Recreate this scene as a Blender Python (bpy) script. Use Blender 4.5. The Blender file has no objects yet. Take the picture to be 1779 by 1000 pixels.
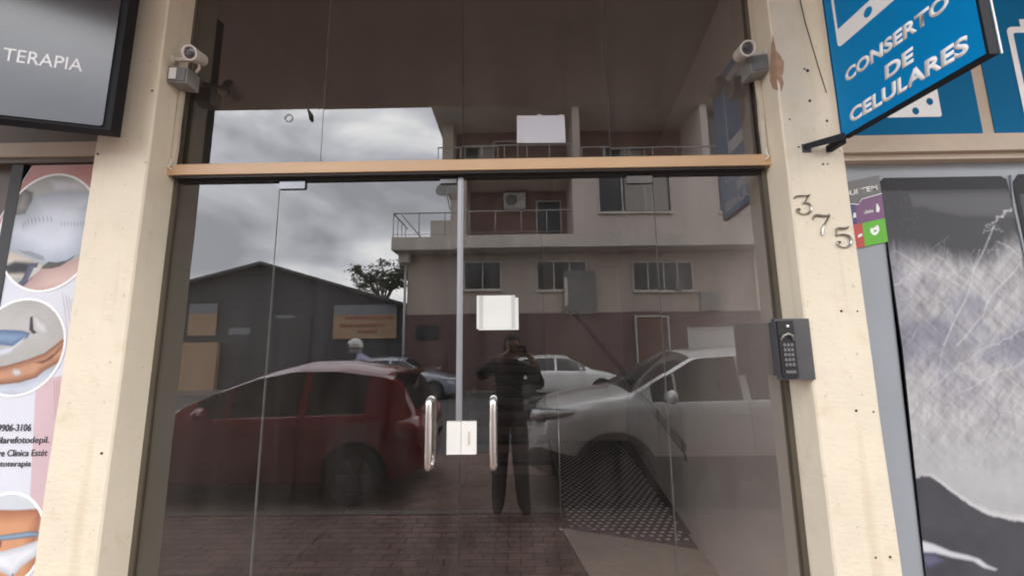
import bpy, bmesh, math, random
import numpy as np
from mathutils import Vector, Matrix
random.seed(7); np.random.seed(7)
R = math.radians
scene = bpy.context.scene
C = scene.collection
PI = math.pi

# ------------------------------------------------------------------ camera
cam = bpy.data.cameras.new('camera'); co = bpy.data.objects.new('camera', cam); C.objects.link(co)
cam.sensor_width = 36; cam.lens = 713.467/1779*36
cam.clip_start = 0.01; cam.clip_end = 2000
F = Vector((-0.012883, 0.988764, 0.148929)); RT = Vector((0.99983, 0.014706, -0.011149)); UP = Vector((0.013214, -0.14876, 0.988785))
m3 = Matrix((RT, UP, -F)).transposed()
co.matrix_world = Matrix.Translation((0, -2.0, 1.62)) @ m3.to_4x4()
scene.camera = co
# ------------------------------------------------------------------ world and light
SUN_EL, SUN_AZ = 58, 150
w = bpy.data.worlds.new('World'); scene.world = w; w.use_nodes = True
nt = w.node_tree; nt.nodes.clear()
N = nt.nodes.new; L = nt.links.new
out = N('ShaderNodeOutputWorld'); bg = N('ShaderNodeBackground'); bg.inputs['Strength'].default_value = 0.1
sky = N('ShaderNodeTexSky'); sky.sky_type = 'NISHITA'; sky.sun_disc = False
sky.sun_elevation = R(SUN_EL); sky.sun_rotation = R(SUN_AZ)
tc = N('ShaderNodeTexCoord'); mp = N('ShaderNodeMapping'); mp.inputs['Scale'].default_value = (1.6, 1.6, 3.6)
mp.inputs['Location'].default_value = (0.9, 0.3, 0.55)
nz = N('ShaderNodeTexNoise'); nz.inputs['Scale'].default_value = 1.9; nz.inputs['Detail'].default_value = 5.5; nz.inputs['Roughness'].default_value = 0.5
nz.inputs['Distortion'].default_value = 0.35
cr = N('ShaderNodeValToRGB')
cr.color_ramp.elements[0].position = 0.36; cr.color_ramp.elements[0].color = (0.37, 0.38, 0.415, 1)
cr.color_ramp.elements[1].position = 0.66; cr.color_ramp.elements[1].color = (1.12, 1.12, 1.10, 1)
e = cr.color_ramp.elements.new(0.5); e.color = (0.64, 0.65, 0.70, 1)
sc = N('ShaderNodeVectorMath'); sc.operation = 'SCALE'; sc.inputs[3].default_value = 68.0
mx = N('ShaderNodeMix'); mx.data_type = 'RGBA'; mx.inputs[0].default_value = 0.9
L(tc.outputs['Generated'], mp.inputs['Vector']); L(mp.outputs[0], nz.inputs['Vector']); L(nz.outputs['Fac'], cr.inputs[0])
L(cr.outputs[0], sc.inputs[0]); L(sky.outputs[0], mx.inputs[6]); L(sc.outputs[0], mx.inputs[7])
L(mx.outputs[2], bg.inputs[0]); L(bg.outputs[0], out.inputs[0])
sd = bpy.data.lights.new('sun', 'SUN'); sd.energy = 1.2; sd.angle = R(25); sd.color = (1, 0.94, 0.86)
so = bpy.data.objects.new('sun', sd); C.objects.link(so)
az, el = R(SUN_AZ), R(SUN_EL)
sdir = Vector((math.sin(az)*math.cos(el), math.cos(az)*math.cos(el), math.sin(el)))
so.rotation_euler = sdir.to_track_quat('Z', 'Y').to_euler(); so.location = (0, -10, 20)
scene.view_settings.view_transform = 'Standard'; scene.view_settings.look = 'None'
scene.view_settings.exposure = 0.0; scene.view_settings.gamma = 1.0
scene.cycles.max_bounces = 10; scene.cycles.transparent_max_bounces = 16; scene.cycles.glossy_bounces = 5; scene.cycles.diffuse_bounces = 4
scene.cycles.use_denoising = True; scene.cycles.filter_width = 1.9

# ------------------------------------------------------------------ materials
M = {}
def mat(name, base, rough=0.6, metal=0.0, var=0.12, scale=6.0, bump=0.0, bscale=60.0, coat=0.0, spec=0.5, base2=None, stretch=(1, 1, 1), detail=6.0, emit=None):
    m = bpy.data.materials.new(name); m.use_nodes = True; t = m.node_tree; b = t.nodes['Principled BSDF']
    b.inputs['Roughness'].default_value = rough; b.inputs['Metallic'].default_value = metal
    b.inputs['Coat IOR'].default_value = 1.85
    b.inputs['Coat Weight'].default_value = coat; b.inputs['Coat Roughness'].default_value = 0.05
    b.inputs['Specular IOR Level'].default_value = spec
    c = t.nodes.new('ShaderNodeTexCoord'); mp = t.nodes.new('ShaderNodeMapping'); mp.inputs['Scale'].default_value = stretch
    t.links.new(c.outputs['Object'], mp.inputs[0])
    n = t.nodes.new('ShaderNodeTexNoise'); n.inputs['Scale'].default_value = scale; n.inputs['Detail'].default_value = detail; n.inputs['Roughness'].default_value = 0.6
    t.links.new(mp.outputs[0], n.inputs['Vector'])
    r = t.nodes.new('ShaderNodeValToRGB'); r.color_ramp.elements[0].position = 0.3; r.color_ramp.elements[1].position = 0.7
    a = base2 if base2 else tuple(max(0, x*(1-var)) for x in base)
    z = base if base2 else tuple(min(1, x*(1+var)) for x in base)
    r.color_ramp.elements[0].color = (*a, 1); r.color_ramp.elements[1].color = (*z, 1)
    t.links.new(n.outputs['Fac'], r.inputs[0]); t.links.new(r.outputs[0], b.inputs['Base Color'])
    if bump:
        n2 = t.nodes.new('ShaderNodeTexNoise'); n2.inputs['Scale'].default_value = bscale; n2.inputs['Detail'].default_value = 4
        t.links.new(mp.outputs[0], n2.inputs['Vector'])
        bp = t.nodes.new('ShaderNodeBump'); bp.inputs['Strength'].default_value = bump; bp.inputs['Distance'].default_value = 0.01
        t.links.new(n2.outputs['Fac'], bp.inputs['Height']); t.links.new(bp.outputs[0], b.inputs['Normal'])
    M[name] = m; return m

def mixnode(t, fac, a, b, mode='MIX'):
    x = t.nodes.new('ShaderNodeMix'); x.data_type = 'RGBA'; x.blend_type = mode
    for s, v in ((0, fac), (6, a), (7, b)):
        if hasattr(v, 'links'): t.links.new(v, x.inputs[s])
        elif s == 0: x.inputs[0].default_value = v
        else: x.inputs[s].default_value = (*v, 1)
    return x.outputs[2]

def stucco(name, base):
    """painted render: mottled, trowelled, with faint grime runs"""
    m = mat(name, base, rough=0.72, var=0.06, scale=3.0, spec=0.35); t = m.node_tree; b = t.nodes['Principled BSDF']
    c = next(n for n in t.nodes if n.type == 'TEX_COORD')
    col = b.inputs['Base Color'].links[0].from_socket
    mp = t.nodes.new('ShaderNodeMapping'); mp.inputs['Scale'].default_value = (16, 16, 0.9); t.links.new(c.outputs['Object'], mp.inputs[0])
    n = t.nodes.new('ShaderNodeTexNoise'); n.inputs['Scale'].default_value = 1.0; n.inputs['Detail'].default_value = 5; t.links.new(mp.outputs[0], n.inputs['Vector'])
    r = t.nodes.new('ShaderNodeValToRGB'); r.color_ramp.elements[0].position = 0.56; r.color_ramp.elements[1].position = 0.8; t.links.new(n.outputs['Fac'], r.inputs[0])
    r.color_ramp.elements[1].color = (0.42, 0.42, 0.42, 1)
    col = mixnode(t, r.outputs[0], col, tuple(x*y for x, y in zip(base, (0.72, 0.62, 0.5))))
    n3 = t.nodes.new('ShaderNodeTexNoise'); n3.inputs['Scale'].default_value = 38; n3.inputs['Detail'].default_value = 3; t.links.new(c.outputs['Object'], n3.inputs['Vector'])
    r3 = t.nodes.new('ShaderNodeValToRGB'); r3.color_ramp.elements[0].position = 0.69; r3.color_ramp.elements[1].position = 0.74; t.links.new(n3.outputs['Fac'], r3.inputs[0])
    r3.color_ramp.elements[1].color = (0.5, 0.5, 0.5, 1)
    col = mixnode(t, r3.outputs[0], col, tuple(x*y for x, y in zip(base, (0.6, 0.5, 0.4))))
    n5 = t.nodes.new('ShaderNodeTexNoise'); n5.inputs['Scale'].default_value = 7; n5.inputs['Detail'].default_value = 8; n5.inputs['Roughness'].default_value = 0.7; t.links.new(c.outputs['Object'], n5.inputs['Vector'])
    r5 = t.nodes.new('ShaderNodeValToRGB'); r5.color_ramp.elements[0].position = 0.56; r5.color_ramp.elements[1].position = 0.70; r5.color_ramp.elements[1].color = (0.30, 0.30, 0.30, 1); t.links.new(n5.outputs['Fac'], r5.inputs[0])
    col = mixnode(t, r5.outputs[0], col, tuple(x*y for x, y in zip(base, (0.80, 0.66, 0.50))))
    t.links.new(col, b.inputs['Base Color'])
    n2 = t.nodes.new('ShaderNodeTexNoise'); n2.inputs['Scale'].default_value = 55; n2.inputs['Detail'].default_value = 6
    mp2 = t.nodes.new('ShaderNodeMapping'); mp2.inputs['Scale'].default_value = (0.5, 0.5, 1.2); t.links.new(c.outputs['Object'], mp2.inputs[0]); t.links.new(mp2.outputs[0], n2.inputs['Vector'])
    bp = t.nodes.new('ShaderNodeBump'); bp.inputs['Strength'].default_value = 0.28; bp.inputs['Distance'].default_value = 0.006
    t.links.new(n2.outputs['Fac'], bp.inputs['Height']); t.links.new(bp.outputs[0], b.inputs['Normal'])
    return m

def glass_mat(name, tint, ior=2.0, dust=0.012, wob=0.0):
    m = bpy.data.materials.new(name); m.use_nodes = True; t = m.node_tree; t.nodes.clear()
    o = t.nodes.new('ShaderNodeOutputMaterial'); g = t.nodes.new('ShaderNodeBsdfGlossy'); g.inputs['Roughness'].default_value = 0.0
    tr = t.nodes.new('ShaderNodeBsdfTransparent'); tr.inputs[0].default_value = (*tint, 1)
    df = t.nodes.new('ShaderNodeBsdfDiffuse'); df.inputs[0].default_value = (0.55, 0.52, 0.48, 1)
    f0 = t.nodes.new('ShaderNodeFresnel'); f0.inputs[0].default_value = ior
    ge = t.nodes.new('ShaderNodeNewGeometry'); f = t.nodes.new('ShaderNodeMix'); f.data_type = 'FLOAT'; f.inputs[3].default_value = 0.10
    t.links.new(ge.outputs['Backfacing'], f.inputs[0]); t.links.new(f0.outputs[0], f.inputs[2])
    x = t.nodes.new('ShaderNodeMixShader'); y = t.nodes.new('ShaderNodeMixShader')
    c = t.nodes.new('ShaderNodeTexCoord'); n = t.nodes.new('ShaderNodeTexNoise'); n.inputs['Scale'].default_value = 2.6; n.inputs['Detail'].default_value = 7
    mp = t.nodes.new('ShaderNodeMapping'); mp.inputs['Scale'].default_value = (3.4, 1, 0.55); t.links.new(c.outputs['Object'], mp.inputs[0]); t.links.new(mp.outputs[0], n.inputs['Vector'])
    mr = t.nodes.new('ShaderNodeMapRange'); mr.inputs[1].default_value = 0.35; mr.inputs[2].default_value = 0.75; mr.inputs[3].default_value = dust*0.3; mr.inputs[4].default_value = dust*2.6
    t.links.new(n.outputs['Fac'], mr.inputs[0])
    if wob:
        n2 = t.nodes.new('ShaderNodeTexNoise'); n2.inputs['Scale'].default_value = 1.3; n2.inputs['Detail'].default_value = 1
        t.links.new(c.outputs['Object'], n2.inputs['Vector'])
        bp = t.nodes.new('ShaderNodeBump'); bp.inputs['Strength'].default_value = 1.0; bp.inputs['Distance'].default_value = wob
        t.links.new(n2.outputs['Fac'], bp.inputs['Height']); t.links.new(bp.outputs[0], g.inputs['Normal'])
    t.links.new(mr.outputs[0], x.inputs[0]); t.links.new(tr.outputs[0], x.inputs[1]); t.links.new(df.outputs[0], x.inputs[2])
    t.links.new(f.outputs[0], y.inputs[0]); t.links.new(x.outputs[0], y.inputs[1]); t.links.new(g.outputs[0], y.inputs[2])
    t.links.new(y.outputs[0], o.inputs[0]); M[name] = m; return m

def clear_mat(name, tint):
    m = bpy.data.materials.new(name); m.use_nodes = True; t = m.node_tree; t.nodes.clear()
    o = t.nodes.new('ShaderNodeOutputMaterial'); tr = t.nodes.new('ShaderNodeBsdfTransparent'); tr.inputs[0].default_value = (*tint, 1)
    t.links.new(tr.outputs[0], o.inputs[0]); M[name] = m; return m

def brick_mat(name, c1, c2, mortar, scale, bw=0.5, rh=0.25, ms=0.02, rough=0.85, bump=0.5, var=0.5):
    m = bpy.data.materials.new(name); m.use_nodes = True; t = m.node_tree; b = t.nodes['Principled BSDF']; b.inputs['Roughness'].default_value = rough
    c = t.nodes.new('ShaderNodeTexCoord'); k = t.nodes.new('ShaderNodeTexBrick')
    t.links.new(c.outputs['Object'], k.inputs['Vector'])
    k.inputs['Color1'].default_value = (*c1, 1); k.inputs['Color2'].default_value = (*c2, 1); k.inputs['Mortar'].default_value = (*mortar, 1)
    k.inputs['Scale'].default_value = scale; k.inputs['Brick Width'].default_value = bw; k.inputs['Row Height'].default_value = rh; k.inputs['Mortar Size'].default_value = ms
    n = t.nodes.new('ShaderNodeTexNoise'); n.inputs['Scale'].default_value = 2.2; n.inputs['Detail'].default_value = 8; t.links.new(c.outputs['Object'], n.inputs['Vector'])
    col = mixnode(t, var, k.outputs['Color'], n.outputs['Fac'], 'OVERLAY')
    t.links.new(col, b.inputs['Base Color'])
    bp = t.nodes.new('ShaderNodeBump'); bp.inputs['Strength'].default_value = bump; bp.inputs['Distance'].default_value = 0.006; bp.invert = True
    t.links.new(k.outputs['Fac'], bp.inputs['Height']); t.links.new(bp.outputs[0], b.inputs['Normal'])
    M[name] = m; return m

stucco('cream_render', (0.71, 0.64, 0.50))
glass_mat('tinted_glass', (0.635, 0.61, 0.585), 2.2, 0.015, 0.0004)
glass_mat('film_glass', (0.50, 0.47, 0.45), 2.2, 0.015, 0.0004)
clear_mat('glass_back', (0.95, 0.95, 0.95))
mat('glass_edge', (0.34, 0.36, 0.34), 0.35, var=0.3, scale=9)
mat('bar_paint', (0.56, 0.37, 0.21), 0.42, var=0.06, scale=8, stretch=(0.3, 1, 1))
mat('dark_rubber', (0.022, 0.02, 0.018), 0.6)
mat('olive_frame', (0.10, 0.085, 0.06), 0.5)
mat('aluminium', (0.36, 0.37, 0.39), 0.45, metal=0.5, var=0.12, scale=14, stretch=(1, 1, 0.1))
mat('steel', (0.85, 0.83, 0.79), 0.30, metal=1.0, var=0.05)
mat('polished', (0.16, 0.16, 0.165), 0.15, metal=1.0, var=0.05)
mat('white_plastic', (0.78, 0.77, 0.72), 0.4, var=0.05)
mat('aged_plastic', (0.60, 0.55, 0.44), 0.5, var=0.12, scale=12)
mat('paper', (0.70, 0.71, 0.66), 0.8, var=0.03)
mat('paper_back', (0.50, 0.52, 0.49), 0.8, var=0.03)
mat('tape', (0.50, 0.47, 0.42), 0.35, var=0.05)
mat('grey_plastic', (0.16, 0.16, 0.155), 0.5, var=0.12, scale=20)
mat('grey_box', (0.25, 0.245, 0.22), 0.55, var=0.2, scale=25)
mat('camera_white', (0.62, 0.57, 0.50), 0.4, var=0.08)
mat('black_plastic', (0.018, 0.018, 0.02), 0.35)
mat('lens_dark', (0.06, 0.05, 0.055), 0.18, spec=0.6)
mat('intercom_dark', (0.075, 0.075, 0.078), 0.42, var=0.15, scale=14)
mat('key_grey', (0.16, 0.16, 0.16), 0.4)
mat('chip_brown', (0.50, 0.33, 0.22), 0.9, base2=(0.30, 0.18, 0.12), scale=22, bump=0.7)
mat('hole_dark', (0.04, 0.03, 0.025), 0.9)
mat('number_metal', (0.42, 0.41, 0.38), 0.30, metal=1.0, var=0.25, scale=40)
mat('sign_blue', (0.0, 0.22, 0.52), 0.45, var=0.06, scale=2, spec=0.15)
mat('fascia_blue', (0.005, 0.15, 0.33), 0.7, var=0.10, scale=1.2, spec=0.08)
mat('sign_white', (0.88, 0.90, 0.88), 0.45, var=0.03)
mat('sign_side', (0.010, 0.011, 0.014), 0.6, spec=0.2)
mat('black_gloss', (0.028, 0.030, 0.036), 0.18, var=0.3, scale=3, spec=0.75, coat=0.0)
mat('letter_silver', (0.88, 0.89, 0.90), 0.6)
mat('beige_trim', (0.50, 0.41, 0.31), 0.6, var=0.08)
mat('grey_frame', (0.30, 0.33, 0.36), 0.45, var=0.06, scale=2)
mat('header_brown', (0.13, 0.105, 0.085), 0.6, var=0.15)
mat('dark_gap', (0.02, 0.02, 0.022), 0.6)
mat('ceiling_paint', (0.80, 0.67, 0.54), 0.8, var=0.1, scale=1.5)
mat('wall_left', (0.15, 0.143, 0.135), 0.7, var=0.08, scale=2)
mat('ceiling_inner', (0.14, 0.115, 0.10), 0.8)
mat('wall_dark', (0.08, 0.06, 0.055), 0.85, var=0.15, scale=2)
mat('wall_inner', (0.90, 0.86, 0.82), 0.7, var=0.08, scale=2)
mat('concrete', (0.20, 0.17, 0.15), 0.85, var=0.18, scale=4, bump=0.3)
mat('asphalt', (0.10, 0.097, 0.095), 0.85, var=0.25, scale=14, bump=0.5, bscale=120)
mat('earth', (0.10, 0.085, 0.06), 0.95, var=0.3, scale=0.3)
brick_mat('pavers', (0.28, 0.185, 0.15), (0.19, 0.125, 0.105), (0.07, 0.052, 0.045), 2.5, 0.5, 0.25, 0.018)
brick_mat('indoor_tile', (0.13, 0.08, 0.065), (0.09, 0.056, 0.045), (0.05, 0.04, 0.035), 1.0, 0.22, 0.11, 0.006, rough=0.4, bump=0.1, var=0.3)

# ------------------------------------------------------------------ mesh helpers
def tagp(o, label=None, cat=None, group=None, kind=None):
    if label: o['label'] = label
    if cat: o['category'] = cat; o['kind'] = 'thing'
    if group: o['group'] = group
    if kind: o['kind'] = kind
    return o
def thing(name, label, cat, loc=(0, 0, 0), rotz=0, group=None):
    o = bpy.data.objects.new(name, None); C.objects.link(o); o.location = loc; o.rotation_euler = (0, 0, rotz)
    o.empty_display_size = 0.2
    return tagp(o, label, cat, group, 'thing')
def obj(name, bm, mats, parent=None, smooth=False, bevel=0, local=False):
    """link the bmesh as ONE mesh object; world coordinates unless local=True"""
    if bevel:
        bmesh.ops.bevel(bm, geom=[e for e in bm.edges if e.is_manifold and e.calc_face_angle(0) > 0.5], offset=bevel, segments=2, affect='EDGES', profile=0.6, clamp_overlap=True)
    me = bpy.data.meshes.new(name)
    if parent is not None and not local:
        p = parent; off = Vector((0, 0, 0)); 
        while p is not None: off += p.location; p = p.parent
        for v in bm.verts: v.co -= off
    bmesh.ops.recalc_face_normals(bm, faces=bm.faces)
    bm.to_mesh(me); bm.free()
    if not isinstance(mats, (list, tuple)): mats = [mats]
    for m in mats: me.materials.append(M[m] if isinstance(m, str) else m)
    if smooth is True:
        for p in me.polygons: p.use_smooth = True
    o = bpy.data.objects.new(name, me); C.objects.link(o)
    if smooth == 'auto':
        for p in me.polygons: p.use_smooth = True
        me.set_sharp_from_angle(angle=R(35))
    if parent is not None: o.parent = parent
    return o
def B(): return bmesh.new()
def box(bm, x0, x1, y0, y1, z0, z1, mi=0):
    v = [bm.verts.new((x, y, z)) for x in (x0, x1) for y in (y0, y1) for z in (z0, z1)]
    fs = [(0, 1, 3, 2), (4, 6, 7, 5), (0, 4, 5, 1), (2, 3, 7, 6), (0, 2, 6, 4), (1, 5, 7, 3)]
    r = []
    for f in fs:
        q = bm.faces.new([v[i] for i in f]); q.material_index = mi; r.append(q)
    return r
def bx(x0, x1, y0, y1, z0, z1):
    bm = B(); box(bm, x0, x1, y0, y1, z0, z1); return bm
def tube(bm, pts, r, seg=10, mi=0, cap=True):
    pts = [Vector(p) for p in pts]; rings = []
    rr = r if isinstance(r, (list, tuple)) else [r]*len(pts)
    up = None
    for i, p in enumerate(pts):
        d = (pts[min(i+1, len(pts)-1)] - pts[max(i-1, 0)]).normalized()
        if up is None:
            up = Vector((0, 0, 1)) if abs(d.z) < 0.9 else Vector((0, 1, 0))
        a = d.cross(up).normalized(); b = a.cross(d).normalized(); up = b
        rings.append([bm.verts.new(p + (a*math.cos(2*PI*k/seg) + b*math.sin(2*PI*k/seg))*rr[i]) for k in range(seg)])
    for i in range(len(rings)-1):
        for k in range(seg):
            f = bm.faces.new((rings[i][k], rings[i][(k+1) % seg], rings[i+1][(k+1) % seg], rings[i+1][k])); f.material_index = mi; f.smooth = True
    if cap:
        for rg in (rings[0], rings[-1]):
            f = bm.faces.new(rg); f.material_index = mi
def tb(pts, r, seg=10):
    bm = B(); tube(bm, pts, r, seg); return bm
def lathe(bm, prof, origin, axis, seg=24, mi=0):
    """prof: list of (radius, distance along axis)"""
    a = Vector(axis).normalized(); u = a.orthogonal().normalized(); v = a.cross(u); o = Vector(origin); rings = []
    for r, h in prof:
        rings.append([bm.verts.new(o + a*h + (u*math.cos(2*PI*k/seg) + v*math.sin(2*PI*k/seg))*max(r, 1e-4)) for k in range(seg)])
    for i in range(len(rings)-1):
        for k in range(seg):
            f = bm.faces.new((rings[i][k], rings[i][(k+1) % seg], rings[i+1][(k+1) % seg], rings[i+1][k])); f.material_index = mi
    for rg in (rings[0], rings[-1]):
        f = bm.faces.new(rg); f.material_index = mi
def ball(bm, c, r, scale=(1, 1, 1), seg=14, mi=0):
    g = bmesh.ops.create_uvsphere(bm, u_segments=seg, v_segments=max(6, seg//2+2), radius=r)
    for v in g['verts']:
        v.co = Vector((v.co.x*scale[0], v.co.y*scale[1], v.co.z*scale[2])) + Vector(c)
    for f in {f for v in g['verts'] for f in v.link_faces}: f.material_index = mi; f.smooth = True

class Art:
    """a flat printed surface: origin, right and up vectors; thin prisms laid on it"""
    def __init__(s, o, u, v=(0, 0, 1)):
        s.o = Vector(o); s.u = Vector(u).normalized(); s.v = Vector(v).normalized(); s.n = s.u.cross(s.v).normalized()
    def p(s, a, b, h=0): return s.o + s.u*a + s.v*b + s.n*h
    def poly(s, bm, pts, h0, h1, mi=0):
        lo = [bm.verts.new(s.p(a, b, h0)) for a, b in pts]; hi = [bm.verts.new(s.p(a, b, h1)) for a, b in pts]
        n = len(pts); f = bm.faces.new(hi); f.material_index = mi
        for i in range(n):
            q = bm.faces.new((lo[i], lo[(i+1) % n], hi[(i+1) % n], hi[i])); q.material_index = mi
    def make(s, name, pts, h0, h1, m, parent=None):
        bm = B(); s.poly(bm, pts, h0, h1)
        bmesh.ops.triangulate(bm, faces=[f for f in bm.faces if len(f.verts) > 4])
        return obj(name, bm, m, parent)
    def text(s, name, txt, a0, a1, b0, b1, m, parent=None, h=0.001, bold=0.0, shear=0.0, slope=0.0, thick=0.0015):
        cu = bpy.data.curves.new('tmp', 'FONT'); cu.body = txt; cu.offset = bold; cu.resolution_u = 5; cu.shear = shear
        to = bpy.data.objects.new('tmp', cu); C.objects.link(to)
        dg = bpy.context.evaluated_depsgraph_get(); dg.update()
        me = bpy.data.meshes.new_from_object(to.evaluated_get(dg)); bpy.data.objects.remove(to)
        bm = B(); bm.from_mesh(me); bpy.data.meshes.remove(me)
        xs = [v.co.x for v in bm.verts]; ys = [v.co.y for v in bm.verts]
        x0, x1, y0, y1 = min(xs), max(xs), min(ys), max(ys)
        for v in bm.verts:
            fa = (v.co.x-x0)/(x1-x0); fb = (v.co.y-y0)/(y1-y0); a = a0+(a1-a0)*fa
            v.co = s.p(a, b0+(b1-b0)*fb + slope*(a-a0), h)
        g = bmesh.ops.extrude_face_region(bm, geom=list(bm.faces))
        for v in g['geom']:
            if isinstance(v, bmesh.types.BMVert): v.co += s.n*thick
        return obj(name, bm, m, parent)
def circle(cx, cy, rx, ry, n=40, a0=0, a1=2*PI):
    return [(cx+rx*math.cos(a0+(a1-a0)*k/n), cy+ry*math.sin(a0+(a1-a0)*k/n)) for k in range(n if abs(a1-a0-2*PI) < 1e-6 else n+1)]
def clip(pts, xmin=-1e9, xmax=1e9, ymin=-1e9, ymax=1e9):
    def cut(P, ins, inter):
        o = []
        for i in range(len(P)):
            a, b = P[i-1], P[i]
            if ins(b):
                if not ins(a): o.append(inter(a, b))
                o.append(b)
            elif ins(a): o.append(inter(a, b))
        return o
    def ix(v): return lambda a, b: (v, a[1]+(b[1]-a[1])*(v-a[0])/(b[0]-a[0]))
    def iy(v): return lambda a, b: (a[0]+(b[0]-a[0])*(v-a[1])/(b[1]-a[1]), v)
    P = pts
    P = cut(P, lambda q: q[0] >= xmin, ix(xmin)); P = cut(P, lambda q: q[0] <= xmax, ix(xmax))
    P = cut(P, lambda q: q[1] >= ymin, iy(ymin)); P = cut(P, lambda q: q[1] <= ymax, iy(ymax))
    return P

# ================================================================== SETTING
KERB = -2.52; ROADFAR = -14.35
def struct(name, bm, m, **k):
    return tagp(obj(name, bm, m, **k), kind='structure')
struct('ground', bx(-700, 700, -900, 500, -0.60, -0.10), 'earth')
struct('sidewalk', bx(-40, 40, KERB+0.12, 0.03, -0.30, 0.0), 'pavers')
struct('kerb', bx(-40, 40, KERB, KERB+0.118, -0.30, 0.006), 'concrete', bevel=0.012)
struct('road', bx(-60, 60, ROADFAR, KERB-0.002, -0.40, -0.06), 'asphalt')
struct('parking_strip', bx(-40, 40, -5.1, KERB-0.004, -0.30, -0.056), 'pavers')
struct('kerb', bx(-60, 60, ROADFAR-0.12, ROADFAR-0.002, -0.30, 0.006), 'concrete', bevel=0.012)
struct('sidewalk', bx(-60, 60, -60, ROADFAR-0.122, -0.30, 0.0), 'concrete')

# ---- own building: pillars
def wavy_column(x0, x1, y0, y1, z0, z1, seed):
    rnd = random.Random(seed); bm = B(); n = int((z1-z0)/0.06); prev = None; rings = []
    j = [0.0]*4
    for i in range(n+1):
        z = z0+(z1-z0)*i/n
        j = [0.8*a+rnd.uniform(-0.0012, 0.0012) for a in j]
        c = 0.007
        P = [(x0+j[0], y0+c), (x0+c+j[0], y0), (x1-c+j[1], y0+j[2]*0.3), (x1+j[1], y0+c), (x1+j[3]*0.3, y1), (x0, y1)]
        rings.append([bm.verts.new((a, b, z)) for a, b in P])
    for a, b in zip(rings, rings[1:]):
        for k in range(6): bm.faces.new((a[k], a[(k+1) % 6], b[(k+1) % 6], b[k]))
    bm.faces.new(rings[0]); bm.faces.new(rings[-1]); return bm
PF = -0.17
PG = 'cream pillars either side of the glass entrance'
lp = thing('pillar', 'cream rendered pillar between the salon banner and the glass entrance', 'pillar', (-1.89, 0, 0), group=PG)
obj('shaft', wavy_column(-2.03, -1.762, PF, 0.03, 0, 3.90, 1), 'cream_render', lp)
rp = thing('pillar', 'cream rendered pillar carrying the numbers 375, with chipped plaster near its camera', 'pillar', (1.40, 0, 0), group=PG)
obj('shaft', wavy_column(1.268, 1.54, PF, 0.03, 0, 3.90, 2), 'cream_render', rp)
fa = Art((0, PF, 0), (1, 0, 0))
def hole(par, x, z, r=0.0045):
    bm = B(); lathe(bm, [(r, -0.004), (r*1.3, 0.0015), (r*0.7, 0.0022)], (x, PF, z), (0, -1, 0), 9); obj('screw_hole', bm, 'hole_dark', par)
for x, z in [(1.404, 2.947), (1.304, 2.687), (1.478, 2.675), (1.331, 2.547), (1.355, 2.549), (1.433, 2.459), (1.455, 2.46), (1.429, 1.773), (1.499, 1.772), (1.437, 1.348), (1.509, 1.343), (1.438, 0.773), (1.496, 0.775), (1.410, 2.78)]:
    hole(rp, x, z, random.uniform(0.003, 0.006))
for x, z in [(-2.01, 2.573), (-1.80, 1.2), (-1.785, 2.9)]: hole(lp, x, z)
# ring stain and chipped plaster (raised, broken edge)
bm = B(); lathe(bm, [(0.008, -0.001), (0.008, 0.0012), (0.003, 0.0015)], (1.418, PF, 2.938), (0, -1, 0), 14); obj('anchor_mark', bm, 'hole_dark', rp)
ch = [(1.272, 3.13), (1.279, 3.05), (1.295, 3.02), (1.307, 2.985), (1.303, 2.94), (1.292, 2.905), (1.293, 2.87), (1.281, 2.83), (1.276, 2.87), (1.270, 2.90), (1.270, 3.0)]
ch = [(a+random.uniform(-.002, .002), b) for a, b in ch]
fa.make('chipped_plaster', ch, -0.003, 0.0022, 'chip_brown', rp)
jr = Art((1.268, PF, 0), (0, 1, 0)); jr.n = Vector((-1, 0, 0))
jr.make('chipped_plaster', [(0.004, 3.10), (0.03, 3.02), (0.045, 2.97), (0.05, 2.92), (0.035, 2.87), (0.004, 2.84)], -0.003, 0.002, 'chip_brown', rp)

# ---- canopy slab, upper wall, wall behind the transom head
tagp(obj('canopy_slab', bx(-9, 9, -1.60, 0.30, 3.905, 4.10), 'ceiling_paint'), 'painted concrete canopy over the shop fronts, mirrored dark in the transom glass', 'canopy')
tagp(obj('upper_wall', bx(-9, 9, 0.02, 0.4, 4.105, 7.5), 'cream_render'), 'cream wall of the upper storey above the canopy', 'wall')

# ---- interior of the entrance
struct('interior_floor', bx(-1.90, 2.6, 0.035, 9.0, -0.30, 0.004), 'indoor_tile')
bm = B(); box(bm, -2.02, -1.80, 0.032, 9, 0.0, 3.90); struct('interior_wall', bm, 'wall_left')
bm = B()
v = [bm.verts.new(p) for p in [(1.275, 0.032, 0), (2.35, 9, 0), (2.75, 9, 0), (1.53, 0.032, 0), (1.275, 0.032, 3.90), (2.35, 9, 3.90), (2.75, 9, 3.90), (1.53, 0.032, 3.90)]]
for f in [(0, 1, 2, 3), (4, 5, 6, 7), (0, 1, 5, 4), (1, 2, 6, 5), (2, 3, 7, 6), (3, 0, 4, 7)]: bm.faces.new([v[i] for i in f])
struct('interior_wall', bm, 'wall_inner')
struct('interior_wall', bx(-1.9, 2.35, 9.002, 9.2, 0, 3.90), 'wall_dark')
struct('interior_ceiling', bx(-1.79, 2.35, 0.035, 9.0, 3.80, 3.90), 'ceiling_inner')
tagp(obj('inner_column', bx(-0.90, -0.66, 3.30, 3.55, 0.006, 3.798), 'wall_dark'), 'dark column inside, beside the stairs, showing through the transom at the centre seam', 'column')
mat('wall_end', (0.62, 0.57, 0.53), 0.8, var=0.08, scale=2)
struct('interior_wall', bx(0.50, 1.93, 5.64, 5.76, 0.006, 3.79), 'wall_end')
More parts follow.
